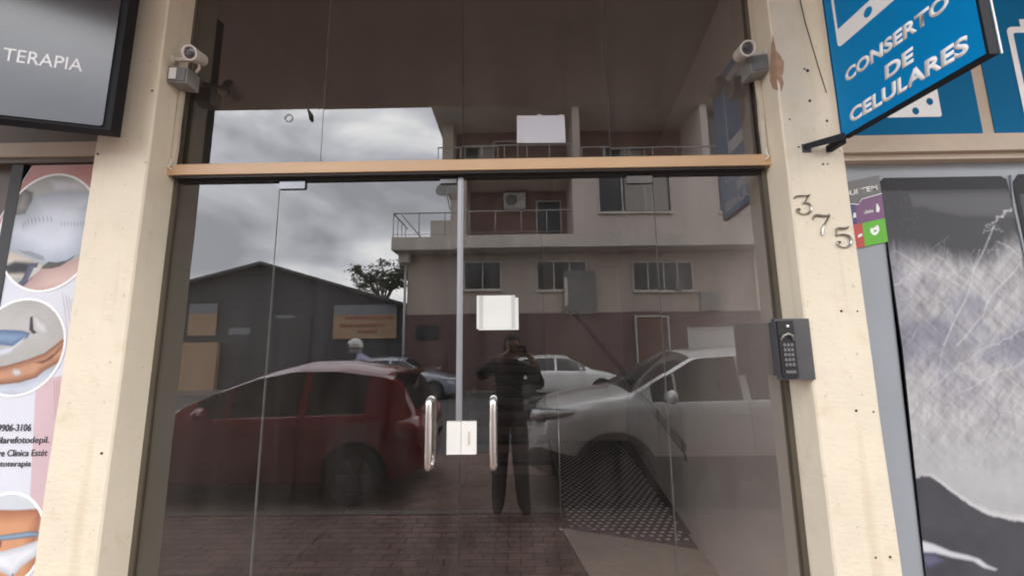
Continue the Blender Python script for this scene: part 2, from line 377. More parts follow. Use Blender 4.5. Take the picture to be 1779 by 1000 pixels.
st = thing('staircase', 'dim flight of stairs seen through the glass doors behind the photographer', 'staircase', (-0.2, 3.7, 0))
mat('ramp_cement', (0.66, 0.60, 0.53), 0.6, var=0.12, scale=3)
mat('stair_stone', (0.26, 0.22, 0.20), 0.55, var=0.12, scale=3)
for k in range(9):
    obj('step', bx(-0.85, 0.42, 3.7+0.42*k, 3.7+0.42*(k+1)-0.002 if k < 8 else 8.9, 0.004, 0.17*(k+1)), 'stair_stone', st)
    obj('nosing', bx(-0.85, 0.42, 3.67+0.42*k, 3.698+0.42*k, 0.17*(k+1)-0.045, 0.17*(k+1)-0.002), 'dark_rubber', st)
hr = thing('handrail', 'dark sloping handrail dimly seen through the right-hand glass', 'handrail', (1.45, 1.9, 0))
obj('rail', tb([(1.487, 1.88, 0.72), (1.30, 2.9, 1.25), (1.02, 4.0, 1.90), (0.9, 4.6, 2.2)], 0.034, 10), 'dark_rubber', hr)
obj('bracket', tb([(0.90, 4.6, 2.2), (0.86, 5.2, 2.3), (0.86, 5.638, 2.3)], 0.016, 8), 'dark_rubber', hr)
obj('bracket', tb([(1.487, 1.90, 0.70), (1.50, 1.90, 0.62), (1.515, 1.90, 0.60)], 0.010, 8), 'dark_rubber', hr)
bm = B(); P_ = [(0.60, 0.04), (1.274, 0.04), (1.30, 0.28), (1.495, 1.90), (0.36, 2.06), (0.49, 1.25)]
lo = [bm.verts.new((a, b, 0.0045)) for a, b in P_]; hi = [bm.verts.new((a, b, 0.010)) for a, b in P_]; bm.faces.new(hi)
for i in range(6): bm.faces.new((lo[i], lo[(i+1) % 6], hi[(i+1) % 6], hi[i]))
struct('interior_path', bm, 'ramp_cement')
# ramp mat: studded rubber sheet
mt = thing('floor_mat', 'studded rubber mat on the entrance floor seen through the right door', 'mat', (0.95, 2.8, 0))
bm = B(); v = [bm.verts.new(p) for p in [(0.42, 2.02, 0.0105), (1.44, 1.62, 0.0105), (1.80, 5.6, 0.006), (0.50, 5.6, 0.006), (0.42, 2.02, 0.018), (1.44, 1.62, 0.018), (1.80, 5.6, 0.018), (0.50, 5.6, 0.018)]]
for f in [(0, 1, 2, 3), (4, 5, 6, 7), (0, 1, 5, 4), (1, 2, 6, 5), (2, 3, 7, 6), (3, 0, 4, 7)]: bm.faces.new([v[i] for i in f])
mat('mat_rubber', (0.07, 0.07, 0.08), 0.5); mat('stud_rubber', (0.75, 0.72, 0.72), 0.45)
for f in bm.faces: f.material_index = 0
for i in range(56):
    for j in range(16):
        y = 1.78+0.068*i; x = 0.47+0.078*j+(0.039 if i % 2 else 0)
        xl = 0.42+0.022*(y-2.02); xr = 1.44+0.09*(y-1.62); yl = 2.02-0.39*(x-0.42)
        if x < xl+0.03 or x > xr-0.03 or y < yl+0.04: continue
        box(bm, x-0.017, x+0.017, y-0.011, y+0.011, 0.017, 0.023, 1)
obj('studded_sheet', bm, ['mat_rubber', 'stud_rubber'], mt)
ps = thing('barrier_post', 'thin metal post with floor strip beside the mat, seen through the right door', 'post', (0.37, 2.02, 0))
obj('tube', tb([(0.37, 2.02, 0.004), (0.37, 2.02, 1.22)], 0.008, 8), 'steel', ps)
obj('base', tb([(0.37, 2.02, 0.006), (0.37, 2.02, 0.02)], 0.03, 12), 'steel', ps)
bm = B(); tube(bm, [(0.375, 1.98, 0.012), (0.48, 1.25, 0.012), (0.55, 0.6, 0.012)], 0.007, 6); obj('floor_strip', bm, 'steel', ps)

# ================================================================== GLASS ENTRANCE
GT = 2.512   # underside of the transom bar
X0, X1 = -1.755, 1.258
GY0, GY1 = -0.005, 0.005
def pane(name, x0, x1, z0, z1, parent, m='tinted_glass', tilt=(0, 0)):
    bm = B(); fs = box(bm, x0, x1, GY0, GY1, z0, z1, 2)
    cx = (x0+x1)/2; cz = (z0+z1)/2
    for f in bm.faces:
        c = f.calc_center_median()
        if c.y < GY0+1e-4: f.material_index = 0
        elif c.y > GY1-1e-4: f.material_index = 1
    for v in bm.verts:
        v.co.y += (v.co.x-cx)*math.tan(R(tilt[0])) + (v.co.z-cz)*math.tan(R(tilt[1]))
    return obj(name, bm, [m, 'glass_back', 'glass_edge'], parent)
gf = thing('metal_surround', 'thin dark channel framing the glass entrance against both pillars', 'frame', (0, 0, 0))
obj('side_channel', bx(-1.762, -1.742, -0.016, 0.02, 0, GT-0.004), 'olive_frame', gf, bevel=0.002)
obj('side_channel', bx(1.244, 1.266, -0.016, 0.02, 0, GT-0.004), 'olive_frame', gf, bevel=0.002)
obj('side_channel', bx(-1.762, -1.748, -0.012, 0.02, 2.585, 3.90), 'olive_frame', gf, bevel=0.002)
obj('side_channel', bx(1.250, 1.266, -0.012, 0.02, 2.585, 3.90), 'olive_frame', gf, bevel=0.002)
obj('head_channel', bx(-1.74, 1.242, -0.014, 0.02, 2.488, GT-0.004), 'dark_rubber', gf)
# transom bar: hollow section with lighter lip
tbm = B(); box(tbm, -1.764, 1.268, -0.060, 0.03, GT, 2.560); box(tbm, -1.764, 1.268, -0.035, 0.03, 2.5605, 2.580)
tbo = thing('transom_bar', 'tan painted metal bar running across the glass above the doors', 'bar', (0, 0, GT))
obj('bar_profile', tbm, 'bar_paint', tbo, bevel=0.003)
obj('under_bar_strip', bx(-1.74, 1.242, -0.050, 0.01, 2.499, 2.5105), 'dark_rubber', tbo)  # dark strip along the underside of the bar
seams_t = [X0+0.006, -1.013, -0.275, 0.490, X1-0.006]
lab_t = ['far left transom glass pane beside the left camera', 'transom glass pane left of the centre seam reflecting bright cloud',
         'transom glass pane with a taped notice on its inside', 'far right transom glass pane beside the right camera']
tilts = [(0.12, 0.0), (-0.06, 0.05), (0.03, -0.04), (-0.10, 0.06)]
for i in range(4):
    t = thing('transom_window', lab_t[i], 'glass pane', ((seams_t[i]+seams_t[i+1])/2, 0, 2.58), group='glass panes above the transom bar')
    pane('glass_pane', seams_t[i]+0.002, seams_t[i+1]-0.002, 2.582, 3.90, t, 'film_glass', tilts[i])
SL, SC, SR = -1.215, -0.277, 0.695
def patch_plate(par, x0, x1, z0, z1):
    bm = B(); box(bm, x0, x1, -0.016, -0.0055, z0, z1); obj('patch_hinge', bm, 'polished', par, bevel=0.003)
for (a, b, lab, tl) in ((X0+0.006, SL, 'fixed glass sidelight beside the left pillar', (0.08, 0)), (SR, X1-0.006, 'fixed glass sidelight beside the intercom', (-0.10, 0.02))):
    t = thing('glass_sidelight', lab, 'glass pane', ((a+b)/2, 0, 0), group='fixed glass sidelights')
    pane('glass_pane', a+0.0025, b-0.0025, 0.02, GT-0.02, t, 'tinted_glass', tl)
def handle(par, x):
    bm = B(); zt, zb, r = 1.405, 1.085, 0.0155
    path = [(x, -0.006, zt-0.012)]
    path += [(x, -0.045-0.02*math.sin(k*PI/8), zt-0.012+0.0*k) if False else (x, -0.045-0.017*math.sin(k*PI/8), zt-0.029+0.017*math.cos(k*PI/8)) for k in range(0, 5)]
    path += [(x, -0.062, zt-0.029-(zt-zb-0.058)*k/6) for k in range(1, 6)]
    path += [(x, -0.045-0.017*math.cos(k*PI/8), zb+0.029-0.017*math.sin(k*PI/8)) for k in range(0, 5)]
    path += [(x, -0.006, zb+0.012)]
    tube(bm, path, r, 14)
    h = obj('pull_handle', bm, 'steel', par, smooth=True)
    for z in (zt-0.012, zb+0.012):
        bm = B(); lathe(bm, [(0.0165, 0.0), (0.0165, 0.007), (0.012, 0.009)], (x, -0.0055, z), (0, -1, 0), 20); obj('rosette', bm, 'steel', h)
    bm = B(); tube(bm, [(x, 0.006, zt-0.012), (x, 0.055, zt-0.02), (x, 0.06, zt-0.05), (x, 0.06, zb+0.05), (x, 0.055, zb+0.02), (x, 0.006, zb+0.012)], 0.011, 12)
    obj('inner_handle', bm, 'steel', h, smooth=True)
DG = 'pair of frameless glass entrance doors'
dl = thing('entrance_leaf', 'left leaf of the frameless glass double door, with the aluminium edge strip', 'door', (SL, 0, 0), group=DG)
pane('glass_pane', SL+0.0025, SC-0.002, 0.02, GT-0.02, dl, 'tinted_glass', (-0.05, 0.03))
dr = thing('entrance_leaf', 'right leaf of the frameless glass double door, with the paper notice', 'door', (SR, 0, 0), group=DG)
pane('glass_pane', SC+0.002, SR-0.0025, 0.02, GT-0.02, dr, 'tinted_glass', (0.04, -0.02))
handle(dl, -0.413); handle(dr, -0.119)
patch_plate(dl, SL+0.004, SL+0.135, 2.447, 2.497); patch_plate(dr, SR-0.135, SR-0.004, 2.447, 2.497)
patch_plate(dl, -0.385, -0.302, 2.462, 2.497)
bm = B(); box(bm, -0.295, -0.267, -0.016, -0.0075, 1.296, 2.490); box(bm, -0.286, -0.276, -0.021, -0.0162, 1.296, 2.490)
obj('edge_strip', bm, 'aluminium', dl, bevel=0.0015)
for par, x0, x1 in ((dl, -0.336, -0.2705), (dr, -0.2685, -0.198)):
    lk = obj('lock_plate', bx(x0, x1, -0.024, -0.0065, 1.148, 1.294), 'white_plastic', par, bevel=0.004)
bm = B(); box(bm, -0.237, -0.228, -0.026, -0.0242, 1.19, 1.25); obj('keyhole', bm, 'aged_plastic', dr)
# small fittings on the transom glass
hk = thing('window_hook', 'small black clip hanging on the transom glass left of its first seam', 'clip', (-1.075, -0.01, 2.83))
obj('clip', tb([(-1.092, -0.012, 2.885), (-1.080, -0.016, 2.862), (-1.074, -0.012, 2.826)], [0.0045, 0.008, 0.007], 8), 'black_plastic', hk, smooth=True)
rg = [( -1.195+0.020*math.cos(a), -0.009, 2.842+0.020*math.sin(a)) for a in [2*PI*k/20 for k in range(21)]]
tagp(obj('suction_ring', tb(rg, 0.0018, 6), 'grey_box'), 'thin round ring mark stuck on the transom glass near the black clip', 'ring')
# notices
nt_ = thing('paper_notice', 'blank white sheet taped behind the right glass door leaf', 'notice', (-0.1, 0.0, 1.8))
obj('sheet', bx(-0.199, -0.012, -0.0078, -0.0068, 1.722, 1.884), 'paper', nt_)
obj('sheet_behind', bx(-0.190, 0.004, -0.0064, -0.0058, 1.716, 1.872), 'paper', nt_)
obj('fold_strip', bx(-0.030, -0.014, -0.0092, -0.0081, 1.724, 1.882), 'paper_back', nt_)
obj('fold_strip', bx(-0.187, -0.168, -0.0092, -0.0081, 1.724, 1.882), 'paper_back', nt_)
tn = thing('paper_notice', 'pale sheet with small tape pieces fixed to the transom glass', 'notice', (0.13, 0.0, 2.75))
a2 = Art((0.008, -0.0075, 2.672), (1, 0, 0.012), (0, 0, 1))
mat('paper_cool', (0.50, 0.51, 0.55), 0.8, var=0.03)
a2.make('sheet', [(0, 0.006), (0.252, 0), (0.250, 0.152), (0.002, 0.158)], 0, 0.001, 'paper_cool', tn)
for a, b in ((0.005, 0.135), (0.012, 0.008), (0.108, 0.147), (0.222, 0.142), (0.226, 0.008)):
    a2.make('tape_piece', [(a, b), (a+0.020, b-0.002), (a+0.022, b+0.013), (a+0.002, b+0.015)], 0.0012, 0.002, 'tape', tn)

# ================================================================== CAMERAS, CONDUITS, INTERCOM, NUMBERS
def security_camera(x, side, label):
    """side: -1 left pillar, +1 right pillar"""
    jx = -1.762 if side < 0 else 1.268
    cx = jx + (0.152 if side < 0 else -0.132)
    z = 3.098 if side < 0 else 3.06
    t = thing('security_camera', label, 'camera', (jx, -0.12, z), group='cameras on the entrance jambs')
    ax = Vector((-0.05*side*1.0, -0.95, -0.28)).normalized()
    bm = B(); o = Vector((cx, -0.165, z)) - ax*0.0
    lathe(bm, [(0.020, -0.075), (0.031, -0.068), (0.034, -0.02), (0.0375, 0.0), (0.0375, 0.022), (0.030, 0.022), (0.029, 0.008)], o, ax, 28)
    obj('housing', bm, 'camera_white', t, smooth='auto')
    bm = B(); lathe(bm, [(0.0285, 0.006), (0.0285, 0.012), (0.012, 0.014), (0.011, 0.018)], o, ax, 24); obj('lens_plate', bm, 'lens_dark', t)
    bm = B()
    for k in range(10):
        a = 2*PI*k/10; u = ax.orthogonal().normalized(); v2 = ax.cross(u); c = o+ax*0.0135+(u*math.cos(a)+v2*math.sin(a))*0.021
        ball(bm, c, 0.0026, seg=8)
    obj('led_ring', bm, 'grey_box', t)
    bm = B(); tube(bm, [(jx, -0.10, z+0.02), (jx-side*0.04, -0.11, z+0.015), (cx, -0.125, z-0.0)], [0.013, 0.012, 0.013], 12)
    obj('arm', bm, 'camera_white', t)
    bm = B(); lathe(bm, [(0.026, 0), (0.026, 0.008), (0.016, 0.014)], (jx, -0.10, z+0.02), (-side, 0, 0), 20); obj('mount_disc', bm, 'camera_white', t)
    if side < 0:
        obj('cable', tb([(cx, -0.12, z-0.02), (cx+0.0, -0.115, z-0.04), (cx-0.02, -0.11, z-0.06)], 0.006, 8), 'camera_white', t)
    return t
security_camera(0, -1, 'small white bullet camera on the left jamb above a grey box')
security_camera(0, 1, 'small white bullet camera on the right jamb near chipped plaster')
def jbox(x0, x1, y0, y1, z0, z1, lab, face=None, tilt=0.0):
    t = thing('junction_box', lab, 'junction box', ((x0+x1)/2, (y0+y1)/2, z0), group='junction boxes below the cameras')
    bm = B(); box(bm, x0, x1, y0, y1, z0, z1)
    for v in bm.verts: v.co.z += (v.co.x-(x0+x1)/2)*tilt
    obj('box', bm, 'grey_box', t, bevel=0.005)
    bm = B(); box(bm, x0+0.008, x1-0.008, y0-0.006, y0-0.0005, z0+0.008, z1-0.008)
    for v in bm.verts: v.co.z += (v.co.x-(x0+x1)/2)*tilt
    obj('lid', bm, 'grey_plastic', t, bevel=0.002)
    return t
jb = jbox(-1.7605, -1.660, -0.125, -0.045, 2.975, 3.062, 'grey junction box with a pale sticker under the left camera', tilt=-0.12)
bm = B(); box(bm, -1.748, -1.712, -0.1335, -0.1315, 2.992, 3.052)
obj('label_sticker', bm, 'white_plastic', jb)
jbox(1.175, 1.2665, -0.125, -0.040, 2.972, 3.062, 'plain grey junction box under the right camera', tilt=0.18)
def conduit(pts, lab, wdt=0.011):
    bm = B(); rings = []
    for (x, y, z) in pts:
        rings.append([bm.verts.new((x+a, y+b, z)) for a, b in ((-wdt, -0.008), (wdt, -0.008), (wdt, 0.008), (-wdt, 0.008))])
    for a, b in zip(rings, rings[1:]):
        for k in range(4): bm.faces.new((a[k], a[(k+1) % 4], b[(k+1) % 4], b[k]))
    bm.faces.new(rings[0]); bm.faces.new(rings[-1])
    return tagp(obj('cable_conduit', bm, 'aged_plastic', None, bevel=0.002), lab, 'conduit', 'cable conduits down the jambs')
conduit([(-1.746, -0.045, 2.975), (-1.748, -0.045, 2.8), (-1.746, -0.044, 2.66), (-1.749, -0.046, 2.562)], 'thin off-white cable conduit running down the left jamb')
conduit([(1.252, -0.045, 2.975), (1.254, -0.045, 2.86), (1.249, -0.046, 2.72), (1.252, -0.044, 2.562)], 'thin off-white cable conduit running down the right jamb', 0.012)
for s, x in ((-1, -1.756), (1, 1.256)):
    tagp(obj('cable_end', tb([(x, -0.056, 2.60), (x-s*0.012, -0.066, 2.575), (x-s*0.004, -0.07, 2.55), (x-s*0.022, -0.068, 2.535)], 0.0035, 6), 'white_plastic'),
         'loose white cable end curling at the %s end of the tan bar' % ('left' if s < 0 else 'right'), 'cable', 'loose cable ends at the bar')
tagp(obj('cable_tie', tb([(-1.93, -0.335, 3.055), (-1.90, PF-0.01, 3.05), (-1.875, PF-0.004, 3.052)], 0.004, 6), 'aged_plastic'), 'bit of wire between the black sign and the left pillar', 'wire')
# intercom: dark flush cover plate on the jamb with handset panel facing the street
ic = thing('intercom', 'dark door intercom with keypad fixed to the right pillar edge', 'intercom', (1.24, -0.19, 1.48))
bm = B(); box(bm, 1.195, 1.2665, -0.155, -0.020, 1.487, 1.735); obj('back_box', bm, 'intercom_dark', ic, bevel=0.004)
ia = Art((1.150, -0.150, 1.487), (1, 0, 0))
bm = B(); box(bm, 1.126, 1.276, -0.180, -0.1555, 1.480, 1.742); obj('cover_plate', bm, 'intercom_dark', ic, bevel=0.004)
bm = B(); box(bm, 1.131, 1.200, -0.190, -0.1805, 1.490, 1.732); obj('panel', bm, 'black_plastic', ic, bevel=0.003)
bm = B()
for k in range(5):
    for j in range(3):
        x = 1.146+j*0.0155; z = 1.538+k*0.021; box(bm, x, x+0.0105, -0.1935, -0.1905, z, z+0.013)
obj('keypad', bm, 'key_grey', ic, bevel=0.001)
bm = B(); box(bm, 1.146, 1.188, -0.1935, -0.1905, 1.508, 1.520); obj('name_strip', bm, 'key_grey', ic)
bm = B(); tube(bm, [(1.139, -0.191, 1.648), (1.148, -0.198, 1.668), (1.166, -0.201, 1.676), (1.184, -0.198, 1.668), (1.193, -0.191, 1.648)], 0.005, 8); obj('visor', bm, 'grey_box', ic, smooth=True)
bm = B(); lathe(bm, [(0.006, 0), (0.006, 0.003), (0.003, 0.004)], (1.172, -0.1905, 1.708), (0, -1, 0), 14); obj('lens', bm, 'steel', ic)
# digits, hand drawn strokes with swelling width
def digit(ch, ox, oz, hgt, tilt, lab):
    S = {'3': [([(.05, .80), (.12, .92), (.30, .955), (.50, .95), (.72, .965), (.84, 1.03)], [.03, .07, .08, .06, .05, .02]),
               ([(.80, .99), (.66, .80), (.52, .62), (.44, .56)], [.02, .035, .035, .03]),
               ([(.40, .55), (.58, .585), (.74, .52), (.82, .38), (.80, .20), (.66, .06), (.46, 0), (.26, .03), (.12, .13), (.10, .22), (.17, .29), (.25, .25), (.24, .19)],
                [.02, .05, .08, .10, .10, .08, .05, .035, .04, .05, .06, .06, .04])],
         '7': [([(.06, .72), (.10, .86), (.16, .92), (.32, .94), (.52, .90), (.72, .93), (.82, 1.0)], [.03, .05, .07, .10, .09, .05, .02]),
               ([(.80, .97), (.76, .84), (.64, .64), (.52, .44), (.44, .22), (.42, 0)], [.02, .04, .05, .07, .09, .10])],
         '5': [([(.16, .88), (.30, .93), (.50, .91), (.68, .94), (.80, 1.02)], [.05, .09, .10, .07, .02]),
               ([(.18, .90), (.16, .72), (.14, .56)], [.03, .03, .035]),
               ([(.14, .54), (.32, .62), (.54, .61), (.72, .52), (.80, .34), (.76, .16), (.60, .03), (.42, 0), (.24, .05), (.14, .16), (.17, .26), (.27, .27), (.29, .20)],
                [.02, .05, .08, .10, .10, .09, .06, .035, .03, .05, .06, .06, .04])]}[ch]
    bm = B()
    ct, st_ = math.cos(tilt), math.sin(tilt)
    for pts, ws in S:
        P = []; W = []
        for i in range(len(pts)-1):
            for k in range(5):
                u = k/5; p0 = pts[max(i-1, 0)]; p1 = pts[i]; p2 = pts[i+1]; p3 = pts[min(i+2, len(pts)-1)]
                q = [0.5*((2*p1[d])+(-p0[d]+p2[d])*u+(2*p0[d]-5*p1[d]+4*p2[d]-p3[d])*u*u+(-p0[d]+3*p1[d]-3*p2[d]+p3[d])*u**3) for d in (0, 1)]
                P.append(q); W.append(ws[i]+(ws[i+1]-ws[i])*u)
        P.append(pts[-1]); W.append(ws[-1])
        rings = []
        for i, (a, b) in enumerate(P):
            n_ = P[min(i+1, len(P)-1)]; p_ = P[max(i-1, 0)]; d = Vector((n_[0]-p_[0], n_[1]-p_[1])).normalized(); nn = Vector((-d.y, d.x)); wv = W[i]*0.62
            sec = []
            for off, dep in ((-wv, 0.0), (-wv*0.9, 0.006), (0, 0.0095), (wv*0.9, 0.006), (wv, 0.0)):
                x = (a+nn.x*off)*hgt; z = (b+nn.y*off)*hgt
                sec.append(bm.verts.new((ox+x*ct-z*st_, PF-0.001-dep, oz+x*st_+z*ct)))
            rings.append(sec)
        for r0, r1 in zip(rings, rings[1:]):
            for k in range(4): bm.faces.new((r0[k], r0[k+1], r1[k+1], r1[k]))
            bm.faces.new((r0[4], r0[0], r1[0], r1[4]))
        bm.faces.new(rings[0]); bm.faces.new(rings[-1])
    tagp(obj('house_number', bm, 'number_metal', None, smooth='auto'), lab, 'house number', 'metal house numbers 375')
digit('3', 1.276, 2.218, 0.092, 0.0, 'metal digit 3, highest of the house numbers on the right pillar')
digit('7', 1.345, 2.119, 0.100, -0.03, 'metal digit 7, middle of the house numbers on the right pillar')
digit('5', 1.434, 2.060, 0.096, 0.0, 'metal digit 5, lowest of the house numbers on the right pillar')

# ================================================================== BLUE PROJECTING SIGN
BS = thing('projecting_sign', 'blue projecting sign reading CONSERTO DE CELULARES hung from the right pillar', 'sign', (1.49, -0.5, 2.5))
sl = -0.059; tv = Vector((0, -1, sl)).normalized()
sa = Art((1.460, -0.262, 2.537), (0, -1, sl), (0, 0, 1))
sa.n = Vector((-1, 0, 0))
sw, sh = 0.575, 1.02
bm = B()
cs = [(0, 0), (sw, 0), (sw, sh), (0, sh)]
sa.poly(bm, cs, -0.034, -0.002); lo = bm.faces.new([bm.verts.new(sa.p(a, b, -0.034)) for a, b in cs][::-1]); obj('sign_box', bm, 'sign_side', BS)
sa.make('sign_face', [(0.006, 0.006), (sw-0.008, 0.006), (sw-0.008, sh-0.006), (0.006, sh-0.006)], -0.0018, 0.0, 'sign_blue', BS)
sa.make('light_edge', [(sw+0.0005, 0.0), (sw+0.003, 0.0), (sw+0.003, sh), (sw+0.0005, sh)], -0.040, -0.036, 'white_plastic', BS)
def stext(t, a0, a1, b0, b1, bold=0.042): sa.text('lettering', t, a0, a1, b0, b1, 'sign_white', BS, h=0.0004, bold=bold, shear=0.10, thick=0.0004)
stext('CONSERTO', 0.062, 0.500, 0.230, 0.288)
stext('DE', 0.238, 0.362, 0.128, 0.186)
stext('CELULARES', 0.056, 0.530, 0.042, 0.104)
def frame_pts(x0, x1, y0, y1, r=0.02, n=5):
    P = []
    for cx, cy, a in ((x1-r, y1-r, 0), (x0+r, y1-r, PI/2), (x0+r, y0+r, PI), (x1-r, y0+r, 1.5*PI)):
        P += [(cx+r*math.cos(a+PI/2*k/n), cy+r*math.sin(a+PI/2*k/n)) for k in range(n+1)]
    return P
def phone_icon(A, x0, x1, y0, y1, parent, mw, mb, bottom=0.075, side=0.018, h=0.0004):
    A.make('phone_icon', frame_pts(x0, x1, y0, y1, 0.022), h, h+0.001, mw, parent)
    A.make('phone_screen', frame_pts(x0+side, x1-side, y0+bottom, y1-0.06, 0.004), h+0.0014, h+0.002, mb, parent)
    A.make('phone_button', circle((x0+x1)/2-0.02, y0+bottom*0.5, 0.020, 0.020, 20), h+0.0014, h+0.002, mb, parent)
phone_icon(sa, 0.048, 0.42, 0.41, 0.95, BS, 'sign_white', 'sign_blue', bottom=0.085, side=0.014)
bm = B(); box(bm, 1.452, 1.478, -0.262, PF-0.006, 2.515, 2.545); obj('bracket_arm', bm, 'sign_side', BS, bevel=0.002)
bm = B()
v = [bm.verts.new(p) for p in [(1.352, PF-0.004, 2.530), (1.352, PF-0.004, 2.556), (1.462, -0.275, 2.556), (1.462, -0.275, 2.523), (1.352, PF-0.012, 2.530), (1.352, PF-0.012, 2.556), (1.462, -0.283, 2.556), (1.462, -0.283, 2.523)]]
for f in [(0, 1, 2, 3), (4, 5, 6, 7), (0, 1, 5, 4), (1, 2, 6, 5), (2, 3, 7, 6), (3, 0, 4, 7)]: bm.faces.new([v[i] for i in f])
obj('bracket_arm', bm, 'sign_side', BS)
obj('bracket_foot', bx(1.345, 1.385, PF-0.0035, PF-0.0002, 2.518, 2.560), 'intercom_dark', BS)
tagp(obj('sign_wire', tb([(1.415, PF-0.004, 3.42), (1.432, PF-0.006, 3.2), (1.462, PF-0.012, 2.95), (1.470, PF-0.03, 2.8)], 0.0022, 6), 'dark_rubber'), 'thin black wire running down the right pillar beside the blue sign', 'wire')

# ================================================================== BLACK SIGN (left)
LS = thing('shop_sign', 'glossy black shop sign ending in TERAPIA beside the left pillar', 'sign', (-2.2, -0.4, 2.6))
du = Vector((0.958, 0.285, 0)).normalized()
o = Vector((-1.826, -0.300, 2.62)) - du*1.4
la = Art(o, du)
bm = B(); cs = [(0, 0), (1.4, 0), (1.4, 1.05), (0, 1.05)]
la.poly(bm, cs, -0.070, 0.0); bm.faces.new([bm.verts.new(la.p(a, b, -0.070)) for a, b in cs][::-1])
obj('sign_box', bm, 'sign_side', LS, bevel=0.003)
la.make('sign_face', frame_pts(0.012, 1.372, 0.012, 1.04, 0.012), 0.0005, 0.006, 'black_gloss', LS)
la.text('lettering', 'TERAPIA', 1.4-0.408, 1.4-0.130, 0.262, 0.322, 'letter_silver', LS, h=0.0062, bold=0.0, thick=0.001, slope=-0.01)

# ================================================================== LEFT SHOP FRONT
LF = thing('left_shop_wall', 'brown header and shop wall behind the black sign and the salon banner', 'shop front', (-3, 0, 0))
obj('wall', bx(-9, -2.032, 0.02, 0.30, 0, 3.90), 'header_brown', LF)
obj('header', bx(-9, -2.034, -0.060, 0.019, 2.625, 2.70), 'beige_trim', LF, bevel=0.006)
obj('header_board', bx(-9, -2.034, -0.050, 0.019, 2.702, 3.90), 'header_brown', LF)
obj('sill_band', bx(-9, -2.034, -0.045, 0.019, 2.598, 2.624), 'header_brown', LF)
PB = thing('salon_banner', 'pink and white beauty salon banner with three round pictures left of the pillar', 'banner', (-2.4, -0.03, 0))
pa = Art((0, -0.030, 0), (1, 0, 0))
mat('banner_white', (0.66, 0.68, 0.74), 0.5, var=0.04, scale=2)
mat('banner_pink', (0.48, 0.19, 0.17), 0.5, base2=(0.56, 0.30, 0.27), scale=3)
mat('banner_lilac', (0.60, 0.45, 0.48), 0.5, var=0.05)
mat('ring_grey', (0.60, 0.60, 0.56), 0.5)
mat('pic_grey', (0.48, 0.47, 0.45), 0.6, var=0.08, scale=5)
mat('pic_machine', (0.55, 0.60, 0.66), 0.4, var=0.06, scale=8)
mat('pic_teal', (0.36, 0.42, 0.42), 0.5, var=0.1)
mat('pic_dark', (0.035, 0.035, 0.055), 0.5, var=0.3, scale=30)
mat('skin_light', (0.62, 0.42, 0.34), 0.6, base2=(0.50, 0.31, 0.24), scale=7)
mat('skin_tan', (0.50, 0.22, 0.11), 0.6, base2=(0.34, 0.13, 0.06), scale=9)
mat('pic_blue', (0.10, 0.22, 0.40), 0.5, var=0.3, scale=15)
mat('print_dark', (0.05, 0.05, 0.06), 0.6)
BT = [(-2.50, 2.590), (-2.035, 2.590), (-2.035, 0.2), (-3.0, 0.2), (-3.0, 1.2), (-2.72, 2.1)]
pa.make('banner_sheet', BT, -0.004, 0.0, 'banner_white', PB)
tagp(obj('shop_window_frame', bx(-2.60, -2.54, -0.034, 0.018, 0.1, 2.596), 'dark_gap', PB), None)
pa.make('pink_field', [(-2.497, 2.588), (-2.036, 2.588), (-2.036, 2.30), (-2.30, 2.28), (-2.60, 2.10), (-2.665, 2.19)], 0.0005, 0.0012, 'banner_pink', PB)
pa.make('lilac_stripe', [(-2.30, 1.50), (-2.036, 1.55), (-2.036, 0.70), (-2.20, 0.72), (-2.245, 1.0)], 0.0005, 0.0012, 'banner_lilac', PB)
for k in range(7):
    x = -2.24+k*0.018; pa.make('hair_line', [(x, 1.92-k*0.01), (x+0.003, 1.92-k*0.01), (x+0.055, 1.74), (x+0.052, 1.74)], 0.0014, 0.0018, 'ring_grey', PB)
for k in range(5):
    x = -2.215+k*0.012; pa.make('hair_line', [(x, 1.50), (x+0.002, 1.50), (x+0.035, 1.34), (x+0.033, 1.34)], 0.0014, 0.0018, 'banner_pink', PB)
# ---- soft printed pictures: a fine mesh whose corner colours carry the print
def vnoise(x, y, seed):
    xi = np.floor(x).astype(int); yi = np.floor(y).astype(int); fx = x-xi; fy = y-yi
    fx = fx*fx*(3-2*fx); fy = fy*fy*(3-2*fy)
    def h(a, b):
        q = np.sin(a*127.1+b*311.7+seed*74.7)*43758.5453; return q-np.floor(q)
    return (h(xi, yi)*(1-fx)+h(xi+1, yi)*fx)*(1-fy)+(h(xi, yi+1)*(1-fx)+h(xi+1, yi+1)*fx)*fy
def fbm(x, y, seed, o=4):
    v = 0; a = 0.5
    for i in range(o): v = v+a*vnoise(x*2**i, y*2**i, seed+i); a *= 0.5
    return v/(1-0.5**o)
def sdf(P, x, y):
    d = np.full(x.shape, 1e9); s_ = np.ones(x.shape); n = len(P)
    for i in range(n):
        ax_, ay = P[i]; bx_, by = P[i-1]; ex, ey = bx_-ax_, by-ay; wx, wy = x-ax_, y-ay
        t_ = np.clip((wx*ex+wy*ey)/(ex*ex+ey*ey+1e-12), 0, 1); d = np.minimum(d, (wx-ex*t_)**2+(wy-ey*t_)**2)
        c1 = y >= ay; c2 = y < by; c3 = ex*wy > ey*wx
        flip = (c1 & c2 & c3) | (~c1 & ~c2 & ~c3); s_ = np.where(flip, -s_, s_)
    return s_*np.sqrt(d)
def layers(x, y, bgc, L_):
    col = np.zeros(x.shape+(3,)); col[:] = bgc
    for P, edge, core, soft, deep in L_:
        d = sdf(P, x, y); a = np.clip(0.5-d/soft, 0, 1); a = (a*a*(3-2*a))[..., None]
        k = np.clip(-d/deep, 0, 1)[..., None]; c = np.array(edge)*(1-k)+np.array(core)*k
        col = col*(1-a)+c*a
    return col
